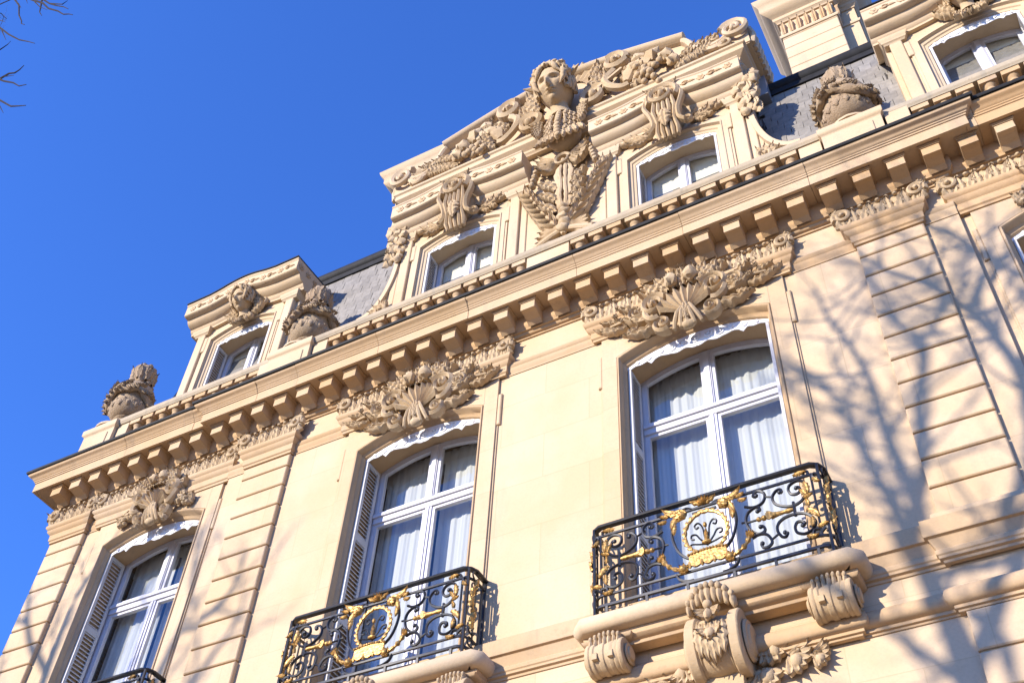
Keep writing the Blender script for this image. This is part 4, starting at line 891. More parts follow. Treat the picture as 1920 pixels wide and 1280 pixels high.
    m = MB(); m.fball(FR(hx, 17.12, yt), (0, 0, 0), (0.30, 0.38, 0.22), 16, 10)
    for k in range(9): t = (k-4)/4; m.leaf(FR(hx+t*0.30, 17.02-0.10*(1-t*t), yt-0.20+0.08*t*t, -PI/2+t*0.5), 0.30, 0.06, 0.05, curl=0.05, lobes=3, nu=8, nv=2)    # bust plate with beads
    for k in range(9): m.ball((hx+0.02, yt-0.27+0.012*abs(k-4)-0.004*k, 17.42-0.085*k), (0.055, 0.05, 0.045), 9, 6)
    for s in (-1, 1):
        m.ftube(FR(hx, 0, yt, 0, 1, s), crom([(0.09, 17.46, 0.20), (0.13, 17.2, 0.235), (0.12, 16.95, 0.20), (0.05, 16.74, 0.14)]), [0.022]*13, 6, 0.04)
        for r_ in range(4):
            for k in range(4): m.leaf(FR(hx+s*(0.13+0.05*k), 17.46-0.15*r_-0.03*k, yt-0.205+0.035*k, -PI/2+s*0.12*k), 0.17, 0.042, 0.035, curl=0.035, lobes=2, nu=7, nv=2)
        for k in range(6): m.leaf(FR(hx+s*(0.30+0.01*k), 17.46-0.05*k, yt-0.13, 0.2-0.28*k, 1, s), 0.24, 0.05, 0.06, curl=0.08, lobes=4, bend=-0.5)
        # rings and scrolls beside the bust
        m.scroll(FR(hx+s*0.58, 17.70, yt, 0, 1, s), 0.25, 1.35, 0.075, 0.18, a0=0.4, sgn=1, rmin=0.3)
        m.scroll(FR(hx+s*0.98, 18.44, yt, 0, 1, s), 0.23, 1.4, 0.085, 0.20, a0=2.2, sgn=-1, rmin=0.28)
        m.ftube(FR(hx, 0, yt, 0, 1, s), crom([(0.95, 18.20, 0.12), (0.80, 17.98, 0.14), (0.86, 17.75, 0.13), (1.05, 17.60, 0.10), (1.18, 17.62, 0.08)]), [0.07]*17, 6, 0.12)
        for (a, b, th, L, W) in ((0.42, 18.10, 0.5, 0.45, 0.10), (0.45, 18.00, 0.05, 0.42, 0.09), (0.50, 18.40, 0.9, 0.40, 0.10), (0.70, 18.05, 1.2, 0.35, 0.09), (1.0, 18.05, 0.2, 0.36, 0.09), (1.05, 17.95, -0.4, 0.34, 0.08)):
            m.leaf(FR(hx+s*a, b, yt-0.02, th, 1, s), L, W, 0.09, curl=0.12, lobes=4, bend=0.4)
    m.tube([(hx+0.62, yt-0.16, 17.75), (hx+1.10, yt-0.14, 18.12)], 0.04, 4)
    m.build('bust_and_scrolls', 'carved', g, 35, 0.005)
    for s in (-1, 1):              # fruit, cornucopia and wing sprays filling the tympanum
        m = MB(); R_ = random.Random(5+s)
        for k in range(26): m.ball((hx+s*(1.55+R_.gauss(0, 0.13)), yt-0.06-R_.random()*0.14, 17.66+R_.gauss(0, 0.12)), 0.058, 8, 6)
        for (a, b, r) in ((1.62, 18.06, 0.16), (1.40, 18.18, 0.13), (1.85, 17.90, 0.14), (1.30, 17.98, 0.12), (1.95, 17.70, 0.11)): m.ball((hx+s*a, yt-0.12, b), (r, r*0.9, r), 10, 8, 0.5, a)
        for k in range(7):
            t = k/6; m.leaf(FR(hx+s*(1.22+0.05*k), 17.52+0.10*k, yt-0.05, 0.2+0.35*k, 1, s), 0.36, 0.10, 0.09, curl=0.14, lobes=4, bend=0.6)
        for k in range(6): m.leaf(FR(hx+s*(1.95+0.10*k), 17.52+0.02*k, yt-0.02, 0.25+0.12*k, 1, s), 0.40-0.03*k, 0.085, 0.08, curl=0.08, lobes=5, bend=0.5)
        for k in range(4): m.leaf(FR(hx+s*(2.05+0.12*k), 17.80+0.03*k, yt-0.02, 0.7-0.15*k, 1, s), 0.34, 0.07, 0.07, curl=0.10, lobes=4, bend=-0.4)
        m.ftube(FR(hx, 0, yt, 0, 1, s), crom([(1.15, 17.75, 0.08), (1.25, 17.95, 0.12), (1.42, 18.02, 0.14), (1.60, 17.92, 0.12)]), [0.06, 0.09, 0.12, 0.14]+[0.12]*9, 7, 0.14)
        m.scroll(FR(hx+s*2.78, 17.62, yt-0.01, 0, 1, s), 0.14, 1.3, 0.04, 0.09, a0=1.2); m.scroll(FR(hx+s*2.62, 17.86, yt-0.01, 0, 1, s), 0.13, 1.3, 0.04, 0.09, a0=-1.0, sgn=-1)
        m.build('fruit_carving', 'carved', g, 35, 0.005)
    # --- trophy of ribbon and crossed palms between the windows
    m = MB(); tx = 0.10; ty = y-0.02
    m.lathe([(0.0, -0.02), (0.14, -0.02), (0.14, 0.02), (0.09, 0.02), (0.06, 0.0), (0.03, 0.0), (0.03, 0.03), (0.0, 0.03)], (0, 0, 0), 16) if False else None
    m.scroll(FR(tx, 16.42, ty-0.08), 0.13, 1.0, 0.035, 0.10, a0=0, rmin=0.75, eye=False); m.fball(FR(tx, 16.42, ty-0.10), (0, 0, 0), (0.05, 0.05, 0.06))
    for s in (-1, 1):              # fluted bow
        for k in range(6):
            th = 0.75-0.30*k; m.leaf(FR(tx+s*0.10, 16.42, ty-0.06, th, 1, s), 0.46-0.03*k, 0.075, 0.09, curl=0.10+0.02*(k % 2), lobes=1, nu=8, nv=2)
        for k in range(5): m.fball(FR(tx+s*(0.46+0.02*k), 16.50-0.10*k, ty-0.10), (0, 0, 0), (0.06, 0.055, 0.07), 7, 5)
        m.ftube(FR(tx, 0, ty, 0, 1, s), crom([(0.05, 16.35, 0.08), (0.12, 16.1, 0.10), (0.08, 15.8, 0.08), (0.11, 15.5, 0.07), (0.05, 15.28, 0.05)]), [0.035+0.02*abs(math.sin(i*1.1)) for i in range(17)], 7, 0.06)
        m.ftube(FR(tx, 0, ty, 0, 1, s), crom([(0.03, 16.35, 0.11), (0.05, 16.1, 0.13), (0.035, 15.8, 0.11), (0.05, 15.5, 0.10), (0.03, 15.28, 0.07)]), [0.025+0.012*abs(math.cos(i*1.3)) for i in range(17)], 6, 0.06)
    m.build('ribbon_bow', 'carved', g, 35, 0.005)
    for s in (-1, 1):              # palm branches: stem with leaflets both sides
        m = MB(); st = crom([(0.0, 14.60), (0.16, 14.92), (0.33, 15.28), (0.48, 15.62), (0.60, 15.95)], 4)
        m.ftube(FR(tx, 0, ty, 0, 1, s), [(a, b, 0.05) for a, b in st], [0.035]*len(st), 6, 0.06)
        for i in range(3, len(st), 2):
            a, b = st[i]; a2, b2 = st[i-1]; th = math.atan2(b-b2, a-a2)
            for sd in (-1, 1): m.leaf(FR(tx+s*a, b, ty-0.03, th+sd*(0.95 if sd < 0 else 0.7), 1, s), (0.46 if sd < 0 else 0.32)-0.008*i, 0.040, 0.075, curl=0.08, lobes=1, bend=-sd*0.9, nu=10, nv=2)
        m.leaf(FR(tx+s*0.60, 15.95, ty-0.03, PI/2-0.3, 1, s), 0.24, 0.06, 0.06, curl=0.06, lobes=2)
        for k in range(6): m.leaf(FR(tx-s*0.04, 14.72, ty-0.02, PI+0.5-0.30*k, 1, s), 0.46-0.02*k, 0.06, 0.05, curl=0.05, lobes=1, bend=0.3, nu=8, nv=2)
        for k in range(3):         # curled acanthus inside
            m.leaf(FR(tx+s*0.13, 15.15+0.30*k, ty-0.04, 1.25-0.05*k, 1, s), 0.40, 0.085, 0.09, curl=0.13, lobes=4, bend=-1.1)
        m.ftube(FR(tx, 0, ty, 0, 1, s), [(-0.05, 14.75, 0.05), (0.2, 14.62, 0.07), (0.46, 14.50, 0.05)], [0.05, 0.05, 0.055], 8, 0.07)
        m.build('palm_branch', 'carved', g, 35, 0.005)
    m = MB()
    for k in range(5): m.fball(FR(tx+0.02*(k % 2), 15.22-0.13*k, ty-0.08), (0, 0, 0), (0.10, 0.08, 0.08), 9, 6, 0.4, k)
    m.fball(FR(tx, 14.72, ty-0.07), (0, 0, 0), (0.12, 0.07, 0.08), 9, 6, 0.3); m.build('palm_tie', 'carved', g, 50, 0.006)
    # roof behind the gable
    m = MB(); m.strip([(x, 16.9) for x, z in top[::4]], [(x, z-0.25) for x, z in top[::4]], y+0.45, 3.2); m.build('gable_roof', 'zinc', g, 0)
central_gable()
# ================================================================== urns on the pedestals
def make_urn(name, loc, rz, label):
    u = empty(name, loc); u.rotation_euler = (0, 0, rz); u.scale = (0.92, 0.92, 0.95); tag(u, label, 'urn', 'weathered stone urns on the balustrade'); return u
um = {}
def urn_meshes():
    m = MB(); m.lathe([(0.25, 0.0), (0.25, 0.05), (0.19, 0.07), (0.145, 0.11), (0.15, 0.14), (0.20, 0.16), (0.21, 0.18), (0.17, 0.20)], n=22); um['foot'] = m
    m = MB(); m.lathe([(0.15, 0.18), (0.22, 0.20), (0.30, 0.26), (0.345, 0.35), (0.355, 0.44), (0.33, 0.52), (0.32, 0.58), (0.34, 0.66), (0.36, 0.74), (0.32, 0.86), (0.25, 0.94), (0.20, 0.98), (0.19, 1.02), (0.0, 1.03)], n=28)
    for k in range(14):            # egg bosses with beads
        a = 2*PI*k/14; m.ball((0.325*math.cos(a), 0.325*math.sin(a), 0.38), (0.045, 0.045, 0.075), 8, 6); m.ball((0.345*math.cos(a+0.22), 0.345*math.sin(a+0.22), 0.46), 0.026, 7, 5)
        m.scroll((lambda p, q, h, a=a: ((0.33+h)*math.cos(a+p/0.33), (0.33+h)*math.sin(a+p/0.33), 0.40+q)), 0.066, 1.0, 0.014, 0.022, a0=0, rmin=0.85, eye=False)
    um['bowl'] = m
    m = MB(); R_ = random.Random(11); na, nb = 72, 12; b = 0
    for i in range(na):            # thick draped cloth and leaf garland round the rim
        a = 2*PI*i/na; zc_ = 0.69-0.24*abs(math.cos(a))**5+0.02*math.cos(6*a)
        for j in range(nb):
            q = 2*PI*j/nb; w = 1+0.35*noise.noise(Vector((math.cos(a)*5, math.sin(a)*5, q*1.2)))+0.15*noise.noise(Vector((math.cos(a)*14, math.sin(a)*14, q*3)))
            r = 0.375+0.02*abs(math.cos(a))**5+0.066*w*math.cos(q); m.vert((r*math.cos(a), r*math.sin(a), zc_+0.085*w*math.sin(q)))
    for i in range(na):
        i2 = (i+1) % na
        for j in range(nb): j2 = (j+1) % nb; m.f.append((i*nb+j, i2*nb+j, i2*nb+j2, i*nb+j2))
    for i in range(64):
        a = 2*PI*i/64+0.05*(i % 3); m.leaf((lambda p, q, h, a=a, i=i: ((0.425+h)*math.cos(a+q/0.45+p), (0.425+h)*math.sin(a+q/0.45+p), 0.75-0.24*abs(math.cos(a))**5-p*(0.7 if i % 2 else -0.35)-0.03*(i % 3))), 0.16, 0.042, 0.04, curl=0.05, lobes=3, nu=7, nv=2)
    um['garland'] = m
    m = MB(); m.lathe([(0.34, 0.76), (0.35, 0.84), (0.31, 0.93), (0.24, 1.00), (0.17, 1.05), (0.16, 1.10), (0.20, 1.16), (0.225, 1.26), (0.23, 1.38), (0.19, 1.47), (0.08, 1.53), (0.0, 1.54)], n=36, mod=lambda a, t: 1+0.05*math.cos(12*a)*(t > 0.45))
    for k in range(8):
        a = 2*PI*k/8; m.leaf((lambda p, q, h, a=a: ((0.19+h)*math.cos(a+q/0.2), (0.19+h)*math.sin(a+q/0.2), 1.12+p)), 0.32, 0.07, 0.04, curl=0.06, lobes=3, nu=8, nv=2)
        m.ball((0.13*math.cos(a), 0.13*math.sin(a), 1.49), 0.058, 7, 5, 0.5, k); m.ball((0.20*math.cos(a+0.3), 0.20*math.sin(a+0.3), 1.06), (0.055, 0.055, 0.045), 7, 5, 0.6, k)
    um['finial'] = m
urn_meshes()
umesh = {}
for i, (x, yy, rz, lab) in enumerate(((-7.96, 0.12, 0.5, 'weathered stone urn on the corner pedestal at the far left'), (-4.22, 0.06, 0.9, 'weathered stone urn right of the left dormer'), (4.25, 0.06, 2.2, 'weathered stone urn in front of the chimney'))):
    u = make_urn('garlanded_urn', (x, yy, 14.04), rz, lab)
    for part in ('foot', 'bowl', 'garland', 'finial'):
        if part not in umesh: umesh[part] = um[part].build(part, 'old', u, 45, 0.009)
        else: inst(umesh[part], part, u)
# ================================================================== gilded iron balcony railings
def railing(cx, label):
    y = ywall(cx)-0.30
    R = empty('balcony_railing', (cx, y, 7.6)); tag(R, label, 'railing', 'black and gilded balcony railings')
    D = 0.30; U = 1.15
    corner = [(-U, D), (-U, 0.10), (-U+0.03, 0.035), (-U+0.09, 0.0)]
    plan = corner+[(-x, yy) for x, yy in corner[::-1]]
    def bar(name, z, prof): m = MB(); m.mould(plan, [(d, z+zz) for d, zz in prof]); return m.build(name, 'iron', R, 40)
    bar('handrail', 1.055, [(-0.028, 0), (0.028, 0), (0.034, 0.012), (0.028, 0.028), (-0.028, 0.028)])
    sq = lambda w: [(-w, -w), (w, -w), (w, w), (-w, w)]
    bar('upper_bar', 0.955, sq(0.011)); bar('lower_bar', 0.26, sq(0.010)); bar('bottom_rail', 0.145, sq(0.013))
    def P(u, v, h=0.0): return (u, -h, v)
    def iron(pts, r=0.0145, name='scroll', n=4):
        q = crom(pts, n) if len(pts) > 2 else pts
        m = MB(); m.tube([P(*p) for p in q], r, 5, 1.25); return m.build(name, 'iron', R, 50)
    def F(u, v, th=0.0, s=1, h0=0.012): return lambda a, b, h: (u+s*(a*math.cos(th)-b*math.sin(th)), -h0-h, v+a*math.sin(th)+b*math.cos(th))
    for s in (-1, 1):
        g = lambda pts: [(s*a, b) for a, b in pts]
        for pts in ([(.535, .895), (.515, .885), (.50, .905), (.515, .935), (.55, .945), (.595, .915), (.609, .86), (.585, .80), (.53, .772), (.47, .775), (.409, .806)],
                    [(.755, .845), (.770, .865), (.755, .888), (.715, .88), (.676, .821), (.69, .745), (.769, .685), (.852, .662), (.93, .69), (.985, .76), (1.0, .83), (.975, .90), (.92, .928), (.855, .905), (.831, .85), (.855, .795), (.91, .785), (.94, .82), (.925, .855), (.90, .85)],
                    [(.52, .712), (.545, .725), (.535, .755), (.495, .762), (.43, .72), (.403, .636), (.43, .53), (.50, .464), (.55, .465), (.568, .50), (.545, .535), (.522, .525)],
                    [(.738, .40), (.762, .385), (.745, .352), (.71, .358), (.678, .434), (.69, .51), (.76, .558), (.863, .566), (.956, .533), (1.01, .46), (1.02, .40), (.98, .345), (.912, .324), (.85, .355), (.835, .42), (.86, .47), (.91, .462), (.925, .43), (.902, .415)],
                    [(.532, .355), (.515, .34), (.525, .305), (.568, .293), (.606, .32), (.612, .36), (.584, .42), (.54, .447), (.488, .45), (.44, .43)],
                    [(.10, .955), (.16, .985), (.22, .955), (.215, .915), (.175, .91), (.165, .94)],
                    [(.276, .90), (.315, .76), (.306, .631), (.26, .50), (.188, .42), (.13, .405), (.10, .43), (.12, .455)],
                    [(1.12, .93), (1.09, .955), (1.07, .93), (1.085, .90)], [(1.02, .955), (1.035, .99), (1.01, 1.01), (0.985, .995), (.995, .975)],
                    [(1.055, .33), (1.00, .335), (.985, .29), (1.01, .265), (1.035, .285)], [(1.055, .30), (1.10, .335), (1.125, .31), (1.105, .285)],
                    [(.30, .26), (.27, .20), (.20, .165), (.14, .16)]):
            iron(g(pts))
        for a, b in (((.609, .855), (.676, .83)), ((.612, .36), (.678, .40)), ((.403, .63), (.36, .63)), ((.403, .619), (.857, .622))): iron(g([a, b]), 0.010, 'link')
        iron(g([(.857, .545), (.857, .70)]), 0.016, 'crossbar'); iron(g([(1.055, .26), (1.055, .955)]), 0.012, 'upright')
        iron(g([(1.125, .06), (1.125, 1.055)]), 0.016, 'post')
        for (u, v) in ((.53, .893), (.75, .855), (.905, .848), (.522, .712), (.53, .53), (.74, .395), (.905, .418), (.525, .345)): m = MB(); m.ball(P(s*u, v, 0.004), (0.022, 0.02, 0.022), 8, 6); m.build('scroll_eye', 'iron', R, 50)
        # gilded baluster-like torch lying along the middle
        m = MB(); ax = lambda u, r: (u, r)
        prof = [(.50, .010), (.515, .024), (.53, .026), (.545, .014), (.56, .026), (.58, .028), (.595, .014), (.61, .012)]
        m.tube([P(s*u, .62) for u, r in prof], [r for u, r in prof], 8)
        for k in range(5):
            th = PI/2+(k-2)*0.42; m.leaf(F(s*.665, .62, PI-(k-2)*0.30, s) if True else None, 0.085, 0.020, 0.02, curl=0.02, lobes=1, nu=5, nv=1)
        m.tube([P(s*.64, .62), P(s*.70, .621), P(s*.76, .622), (s*.80, -0.0, .622), P(s*.845, .622)], [.035, .024, .018, .026, .016], 8)
        m.build('gilded_torch', 'gilt', R, 45)
        def gl(name, items):
            m = MB()
            for it in items: m.leaf(F(s*it[0], it[1], it[2], s), it[3], it[4]*0.9, 0.015, curl=it[5], lobes=4, bend=it[6], nu=9, nv=2)
            return m
        m = gl('x', [(.16, .925, 0.75, .17, .035, .02, -1.2), (.20, .93, 0.1, .24, .038, .03, 0.7), (.24, .93, -0.9, .20, .034, .02, -0.5), (.28, .84, -1.35, .16, .028, .02, -0.3), (.36, .90, -0.6, .10, .024, .02, 0.9), (.34, .93, 0.7, .10, .024, .03, -0.9)])
        m.fball(F(s*.215, .90, 0, s), (0, 0, 0.01), (0.055, 0.055, 0.035), 10, 7, 0.5, 2); m.flower(F(s*.215, .90, 0, s, 0.03), 0.055, 0.03, 7)
        m.build('gilded_leaf', 'gilt', R, 45, 0.003)
        for it in ((.985, .88, -1.2, .17, .030, .02, -0.5), (.99, .72, 1.9, .12, .024, .02, 0.6), (.96, .70, 0.6, .10, .022, .02, -0.7), (.97, .57, -0.4, .18, .034, .02, -1.0), (.985, .60, 1.2, .09, .022, .03, 1.0), (1.00, .47, -1.5, .13, .026, .02, -0.3), (.90, .985, 0.4, .14, .026, .02, -0.8), (1.075, .90, -1.2, .10, .024, .02, 0.7), (1.04, .35, 0.4, .11, .026, .02, -0.6), (.93, .285, -0.6, .12, .024, .02, 0.8)):
            gl('x', [it]).build('gilded_leaf', 'gilt', R, 45, 0.003)
        m = MB()                    # flower and festoon below
        for k in range(5): m.leaf(F(s*.41, .445, 0.25+0.35*k, s), 0.075, 0.022, 0.02, curl=0.025, lobes=1, nu=5, nv=2)
        m.tube([P(s*a, b, 0.015) for a, b in crom([(.42, .45), (.385, .39), (.345, .345), (.30, .315), (.235, .29)])], [.018, .022, .03, .022, .014, .016, .026, .03, .018, .012, .016, .02, .024, .02, .02, .02, .02], 7)
        m.flower(F(s*.225, .29, 0, s), 0.062, 0.04, 7); m.fball(F(s*.225, .29, 0, s), (0, 0, .02), (.035, .035, .03), 9, 6)
        m.build('gilded_festoon', 'gilt', R, 45, 0.003)
        # side return: uprights, curls and gilding
        m = MB()
        for yy in (0.12, 0.22): m.tube([(s*U, yy, 0.145), (s*U, yy, 0.955)], 0.011, 5)
        m.tube([(s*U, D-0.01, 0.06), (s*U, D-0.01, 1.055)], 0.014, 5)
        for zc_, sg in ((0.86, 1), (0.36, -1), (0.22, 1), (1.0, -1)):
            m.tube([(s*(U+0.005), 0.09+0.06*math.cos(a), zc_+0.05*math.sin(a)*sg) for a in [0.5*k for k in range(12)]], 0.010, 5)
        m.build('side_ironwork', 'iron', R, 50)
        m = MB()
        for k in range(7): m.ball((s*(U+0.008), 0.06+0.02*math.sin(k), 0.46+0.06*k), (0.022, 0.028, 0.036), 7, 5, 0.5, k)
        for k in range(5): m.leaf((lambda a, b, h, k=k: (s*(U+0.01+h), 0.06+b+0.04*math.sin(k*2), 0.34+0.13*k+a)), 0.13, 0.032, 0.02, curl=0.03, lobes=3, nu=6, nv=2)
        m.build('gilded_drop', 'gilt', R, 45, 0.003)
    # centre: wreathed oval with a palmette, shell crest, tasselled cloth
    m = MB(); n = 40; pts = [P(0.02+0.205*math.cos(2*PI*k/n), .648+0.232*math.sin(2*PI*k/n), 0.01) for k in range(n+1)]
    m.tube(pts, [0.016+0.005*math.sin(k*2.7) for k in range(n+1)], 7)
    for k in range(24): a = 2*PI*k/24; m.leaf(F(0.02+0.205*math.cos(a), .648+0.232*math.sin(a), a+PI/2-0.5 if math.cos(a) > 0 else a-PI/2+0.5, 1, 0.02), 0.06, 0.018, 0.014, lobes=1, nu=4, nv=1)
    m.build('gilded_wreath', 'gilt', R, 45, 0.002)
    for s in (-1, 1):
        iron([(0.02, .50), (.02+s*.02, .60), (.02+s*.035, .72), (.02+s*.075, .775), (.02+s*.11, .75), (.02+s*.095, .715), (.02+s*.07, .73)], 0.009, 'palmette_stem')
        iron([(0.02, .51), (.02+s*.06, .58), (.02+s*.10, .645), (.02+s*.145, .65), (.02+s*.15, .61), (.02+s*.12, .60)], 0.009, 'palmette_stem')
        iron([(0.02, .51), (.02+s*.08, .53), (.02+s*.15, .55), (.02+s*.17, .53)], 0.008, 'palmette_stem')
    m = MB(); m.fball(F(.02, .525), (0, 0, 0.01), (.05, .022, .025), 9, 6); m.leaf(F(.02, .53, PI/2), .17, .02, .02, lobes=3); m.fball(F(.02, .72), (0, 0, .01), (.02, .03, .02), 8, 6); m.build('gilded_tie', 'gilt', R, 45, 0.002)
    m = MB()
    for k in range(5): m.leaf(F(.02, .975, PI/2+(k-2)*0.5), .085, .024, .03, curl=.03, lobes=1, nu=5, nv=2)
    m.leaf(F(.02, .985, 0.1), .15, .026, .02, curl=.02, lobes=3, bend=.5); m.leaf(F(.02, .985, PI-0.1), .15, .026, .02, curl=.02, lobes=3, bend=-.5); m.build('gilded_crest', 'gilt', R, 45, 0.002)
    iron([(-.10, .905), (.14, .905)], 0.013, 'bracket_bar')
    m = MB(); n = 36; topl = [(-.16+.36*i/n, .405+.02*math.cos((i/n-.5)*PI)) for i in range(n+1)]; botl = [(x, .335-0.055*abs(math.sin(3*PI*i/n))**0.6) for i, (x, z) in enumerate(topl)]
    m.strip(botl, topl, -0.035, -0.012)
    for k in range(13): m.ball((-.16+.03*k, -0.035, .415+.02*math.cos((k/12-.5)*PI)), (.017, .018, .015), 7, 5)
    for k in range(4): x = -.16+.12*k; m.tube([(x, -0.025, .345), (x, -0.025, .30), (x, -0.025, .275)], [.012, .022, .006], 7)
    m.build('gilded_cloth', 'gilt', R, 40, 0.002)
    for u in (-1.0, -.6, -.2, .24, .62, 1.0): m = MB(); m.box(u-.012, u+.012, -.012, .012, .058, .135); m.build('foot', 'iron', R, 0)
railing(W1, 'gilded iron balcony railing low at the left, cut by the picture bottom')
railing(W2, 'gilded iron balcony railing of the middle window')
railing(W3, 'gilded iron balcony railing of the right window, seen whole')
# bowl lamp glimpsed behind the right window and a drainpipe stub, small iron cramps on the wall
# ================================================================== bare street trees (their boughs shade the front)
def sun_pt(X, Z, t): return (X-SX*t, -t, Z-SZ*t)
def grow(m, p, d, L, r, lvl, R_, tips=None):
    n = 5; pts = [Vector(p)]; dd = Vector(d).normalized(); rr = [r]
    for i in range(n):
        dd = (dd+Vector((R_.gauss(0, .16), R_.gauss(0, .16), R_.gauss(0.05, .14)))).normalized(); pts.append(pts[-1]+dd*(L/n)); rr.append(r*(1-0.62*(i+1)/n))
    m.tube(pts, rr, 6 if lvl < 2 else 4, 1.0, (0.2, 0.3, 1))
    if lvl < 3:
        k = R_.randint(3, 4) if lvl < 2 else R_.randint(2, 3)
        for j in range(k):
            i = R_.randint(2, n); ax = Vector((R_.gauss(0, 1), R_.gauss(0, 1), R_.gauss(0.2, 1))).normalized(); nd = (dd+ax*0.75).normalized()
            grow(m, pts[i], nd, L*R_.uniform(.5, .75), rr[i]*0.72, lvl+1, R_)
def tree(name, label, base, trunk_top, limbs, seed, twig_limbs=()):
    T = empty(name, base); tag(T, label, 'tree', 'bare street trees'); R_ = random.Random(seed); o = Vector(base)
    m = MB(); b = Vector((0, 0, -0.12)); t = Vector(trunk_top)-o
    pts = [b+(t-b)*(i/8)+Vector((0.08*math.sin(i*1.3), 0.06*math.cos(i*1.7), 0)) for i in range(9)]; pts[-1] = t
    m.tube(pts, [0.34, 0.27, 0.25, 0.24, 0.22, 0.21, 0.19, 0.17, 0.15], 12, 1.0, (0, 1, 0.1)); m.build('trunk', 'bark', T, 50, 0.02)
    m = MB()
    for lb in limbs:
        q = [Vector(p)-o for p, r in lb]; rs = [r for p, r in lb]; k = 4; qq = [Vector(v) for v in crom([tuple(v) for v in q], k)] if len(q) > 2 else q
        ri = []
        for i in range(len(qq)):
            f = i/(len(qq)-1)*(len(rs)-1); i0 = min(int(f), len(rs)-2); ri.append(rs[i0]+(rs[i0+1]-rs[i0])*(f-i0))
        m.tube(qq, ri, 7, 1.0, (0.2, 0.3, 1))
        for i in range(3, len(qq)):
            if R_.random() < 0.62 and ri[i] < 0.085:
                dd = (qq[i]-qq[i-1]).normalized(); ax = Vector((R_.gauss(0, 1), R_.gauss(0, 1), R_.gauss(.2, 1))).normalized(); grow(m, qq[i], (dd*0.7+ax*0.8), R_.uniform(.6, 1.3), min(ri[i]*0.6, 0.024), 1, R_)
    m.build('boughs', 'bark', T, 50)
    if twig_limbs:
        m = MB()
        for lb in twig_limbs:
            q = [Vector(p)-o for p, r in lb]; m.tube(q, [r for p, r in lb], 5, 1.0, (0.2, 0.3, 1))
        m.build('twigs', 'twig', T, 50)
S = sun_pt
tA = 11.0
def L(*pts): return [(S(x, z, tA+dt), r) for x, z, dt, r in pts]
topA = S(3.74, 5.6, tA)
limbsA = [L((3.74, 5.6, 0, .15), (3.76, 6.5, 0, .12), (3.73, 7.0, .2, .105), (3.62, 7.7, .5, .08), (3.55, 8.2, .8, .065), (3.42, 8.8, 1.2, .05), (3.33, 9.4, 1.6, .045), (3.13, 10.08, 2, .035), (2.85, 9.9, 2.3, .02)),
          L((3.66, 7.5, .3, .09), (3.74, 8.05, -.3, .075), (3.70, 8.5, -.6, .06), (3.65, 9.1, -1, .05), (3.64, 9.7, -1.3, .04), (3.55, 10.3, -1.6, .032), (3.40, 10.8, -1.8, .025), (3.33, 11.4, -2, .018)),
          L((3.72, 8.1, -.2, .07), (3.95, 8.7, .4, .062), (4.06, 9.25, .8, .056), (4.2, 9.64, 1.0, .05), (4.25, 9.96, 1.1, .046), (4.12, 10.2, 1.3, .042), (4.08, 10.5, 1.5, .038), (3.97, 11.0, 1.9, .03), (3.88, 11.5, 2.2, .022)),
          L((4.25, 9.96, 1.1, .04), (4.5, 10.25, .6, .036), (4.75, 10.6, .2, .03), (4.9, 11.2, -.2, .022), (4.76, 11.6, -.4, .014)),
          L((3.76, 6.3, 0, .09), (4.3, 7.2, -.8, .07), (4.75, 8.3, -1.4, .062), (4.92, 9.2, -1.8, .056), (4.85, 9.8, -2, .052), (4.73, 10.24, -2.1, .048), (4.5, 10.7, -2.3, .045), (4.18, 11.1, -2.6, .028), (3.9, 11.6, -2.9, .015)),
          L((4.73, 10.24, -2.1, .05), (4.95, 10.65, -2.5, .04), (5.1, 10.85, -2.7, .036), (5.0, 11.1, -2.9, .03), (4.8, 11.6, -3.2, .02)),
          L((4.92, 9.2, -1.8, .06), (5.25, 9.9, -1.2, .05), (5.3, 10.5, -.8, .04), (5.1, 10.9, -.5, .03), (5.3, 11.8, 0, .018)),
          L((3.76, 6.35, 0, .06), (3.55, 6.62, .6, .05), (3.25, 7.0, 1.2, .04), (2.9, 7.35, 1.6, .03), (2.5, 7.5, 2, .018)),
          L((3.65, 7.35, .3, .055), (3.9, 7.40, -.8, .05), (4.2, 7.36, -1.2, .042), (4.5, 7.5, -1.6, .034), (4.9, 7.9, -2, .02)),
          L((3.95, 6.9, -.3, .05), (4.12, 6.6, .6, .045), (4.1, 6.2, 1, .04), (4.3, 5.7, 1.4, .03)),
          L((3.33, 9.4, 1.6, .035), (2.9, 9.9, 2.4, .028), (2.75, 10.5, 3, .022), (2.4, 10.9, 3.4, .014)),
          L((4.9, 8.9, -1.7, .06), (5.9, 9.8, -2, .05), (6.8, 11.4, -2.2, .035), (7.4, 13.2, -2.5, .02))]
tree('plane_tree', 'bare tree across the street shading the right part of the front', (topA[0], topA[1], 0), topA, limbsA, 4)
tA = 12.0
topB = S(-6.3, 4.2, tA)
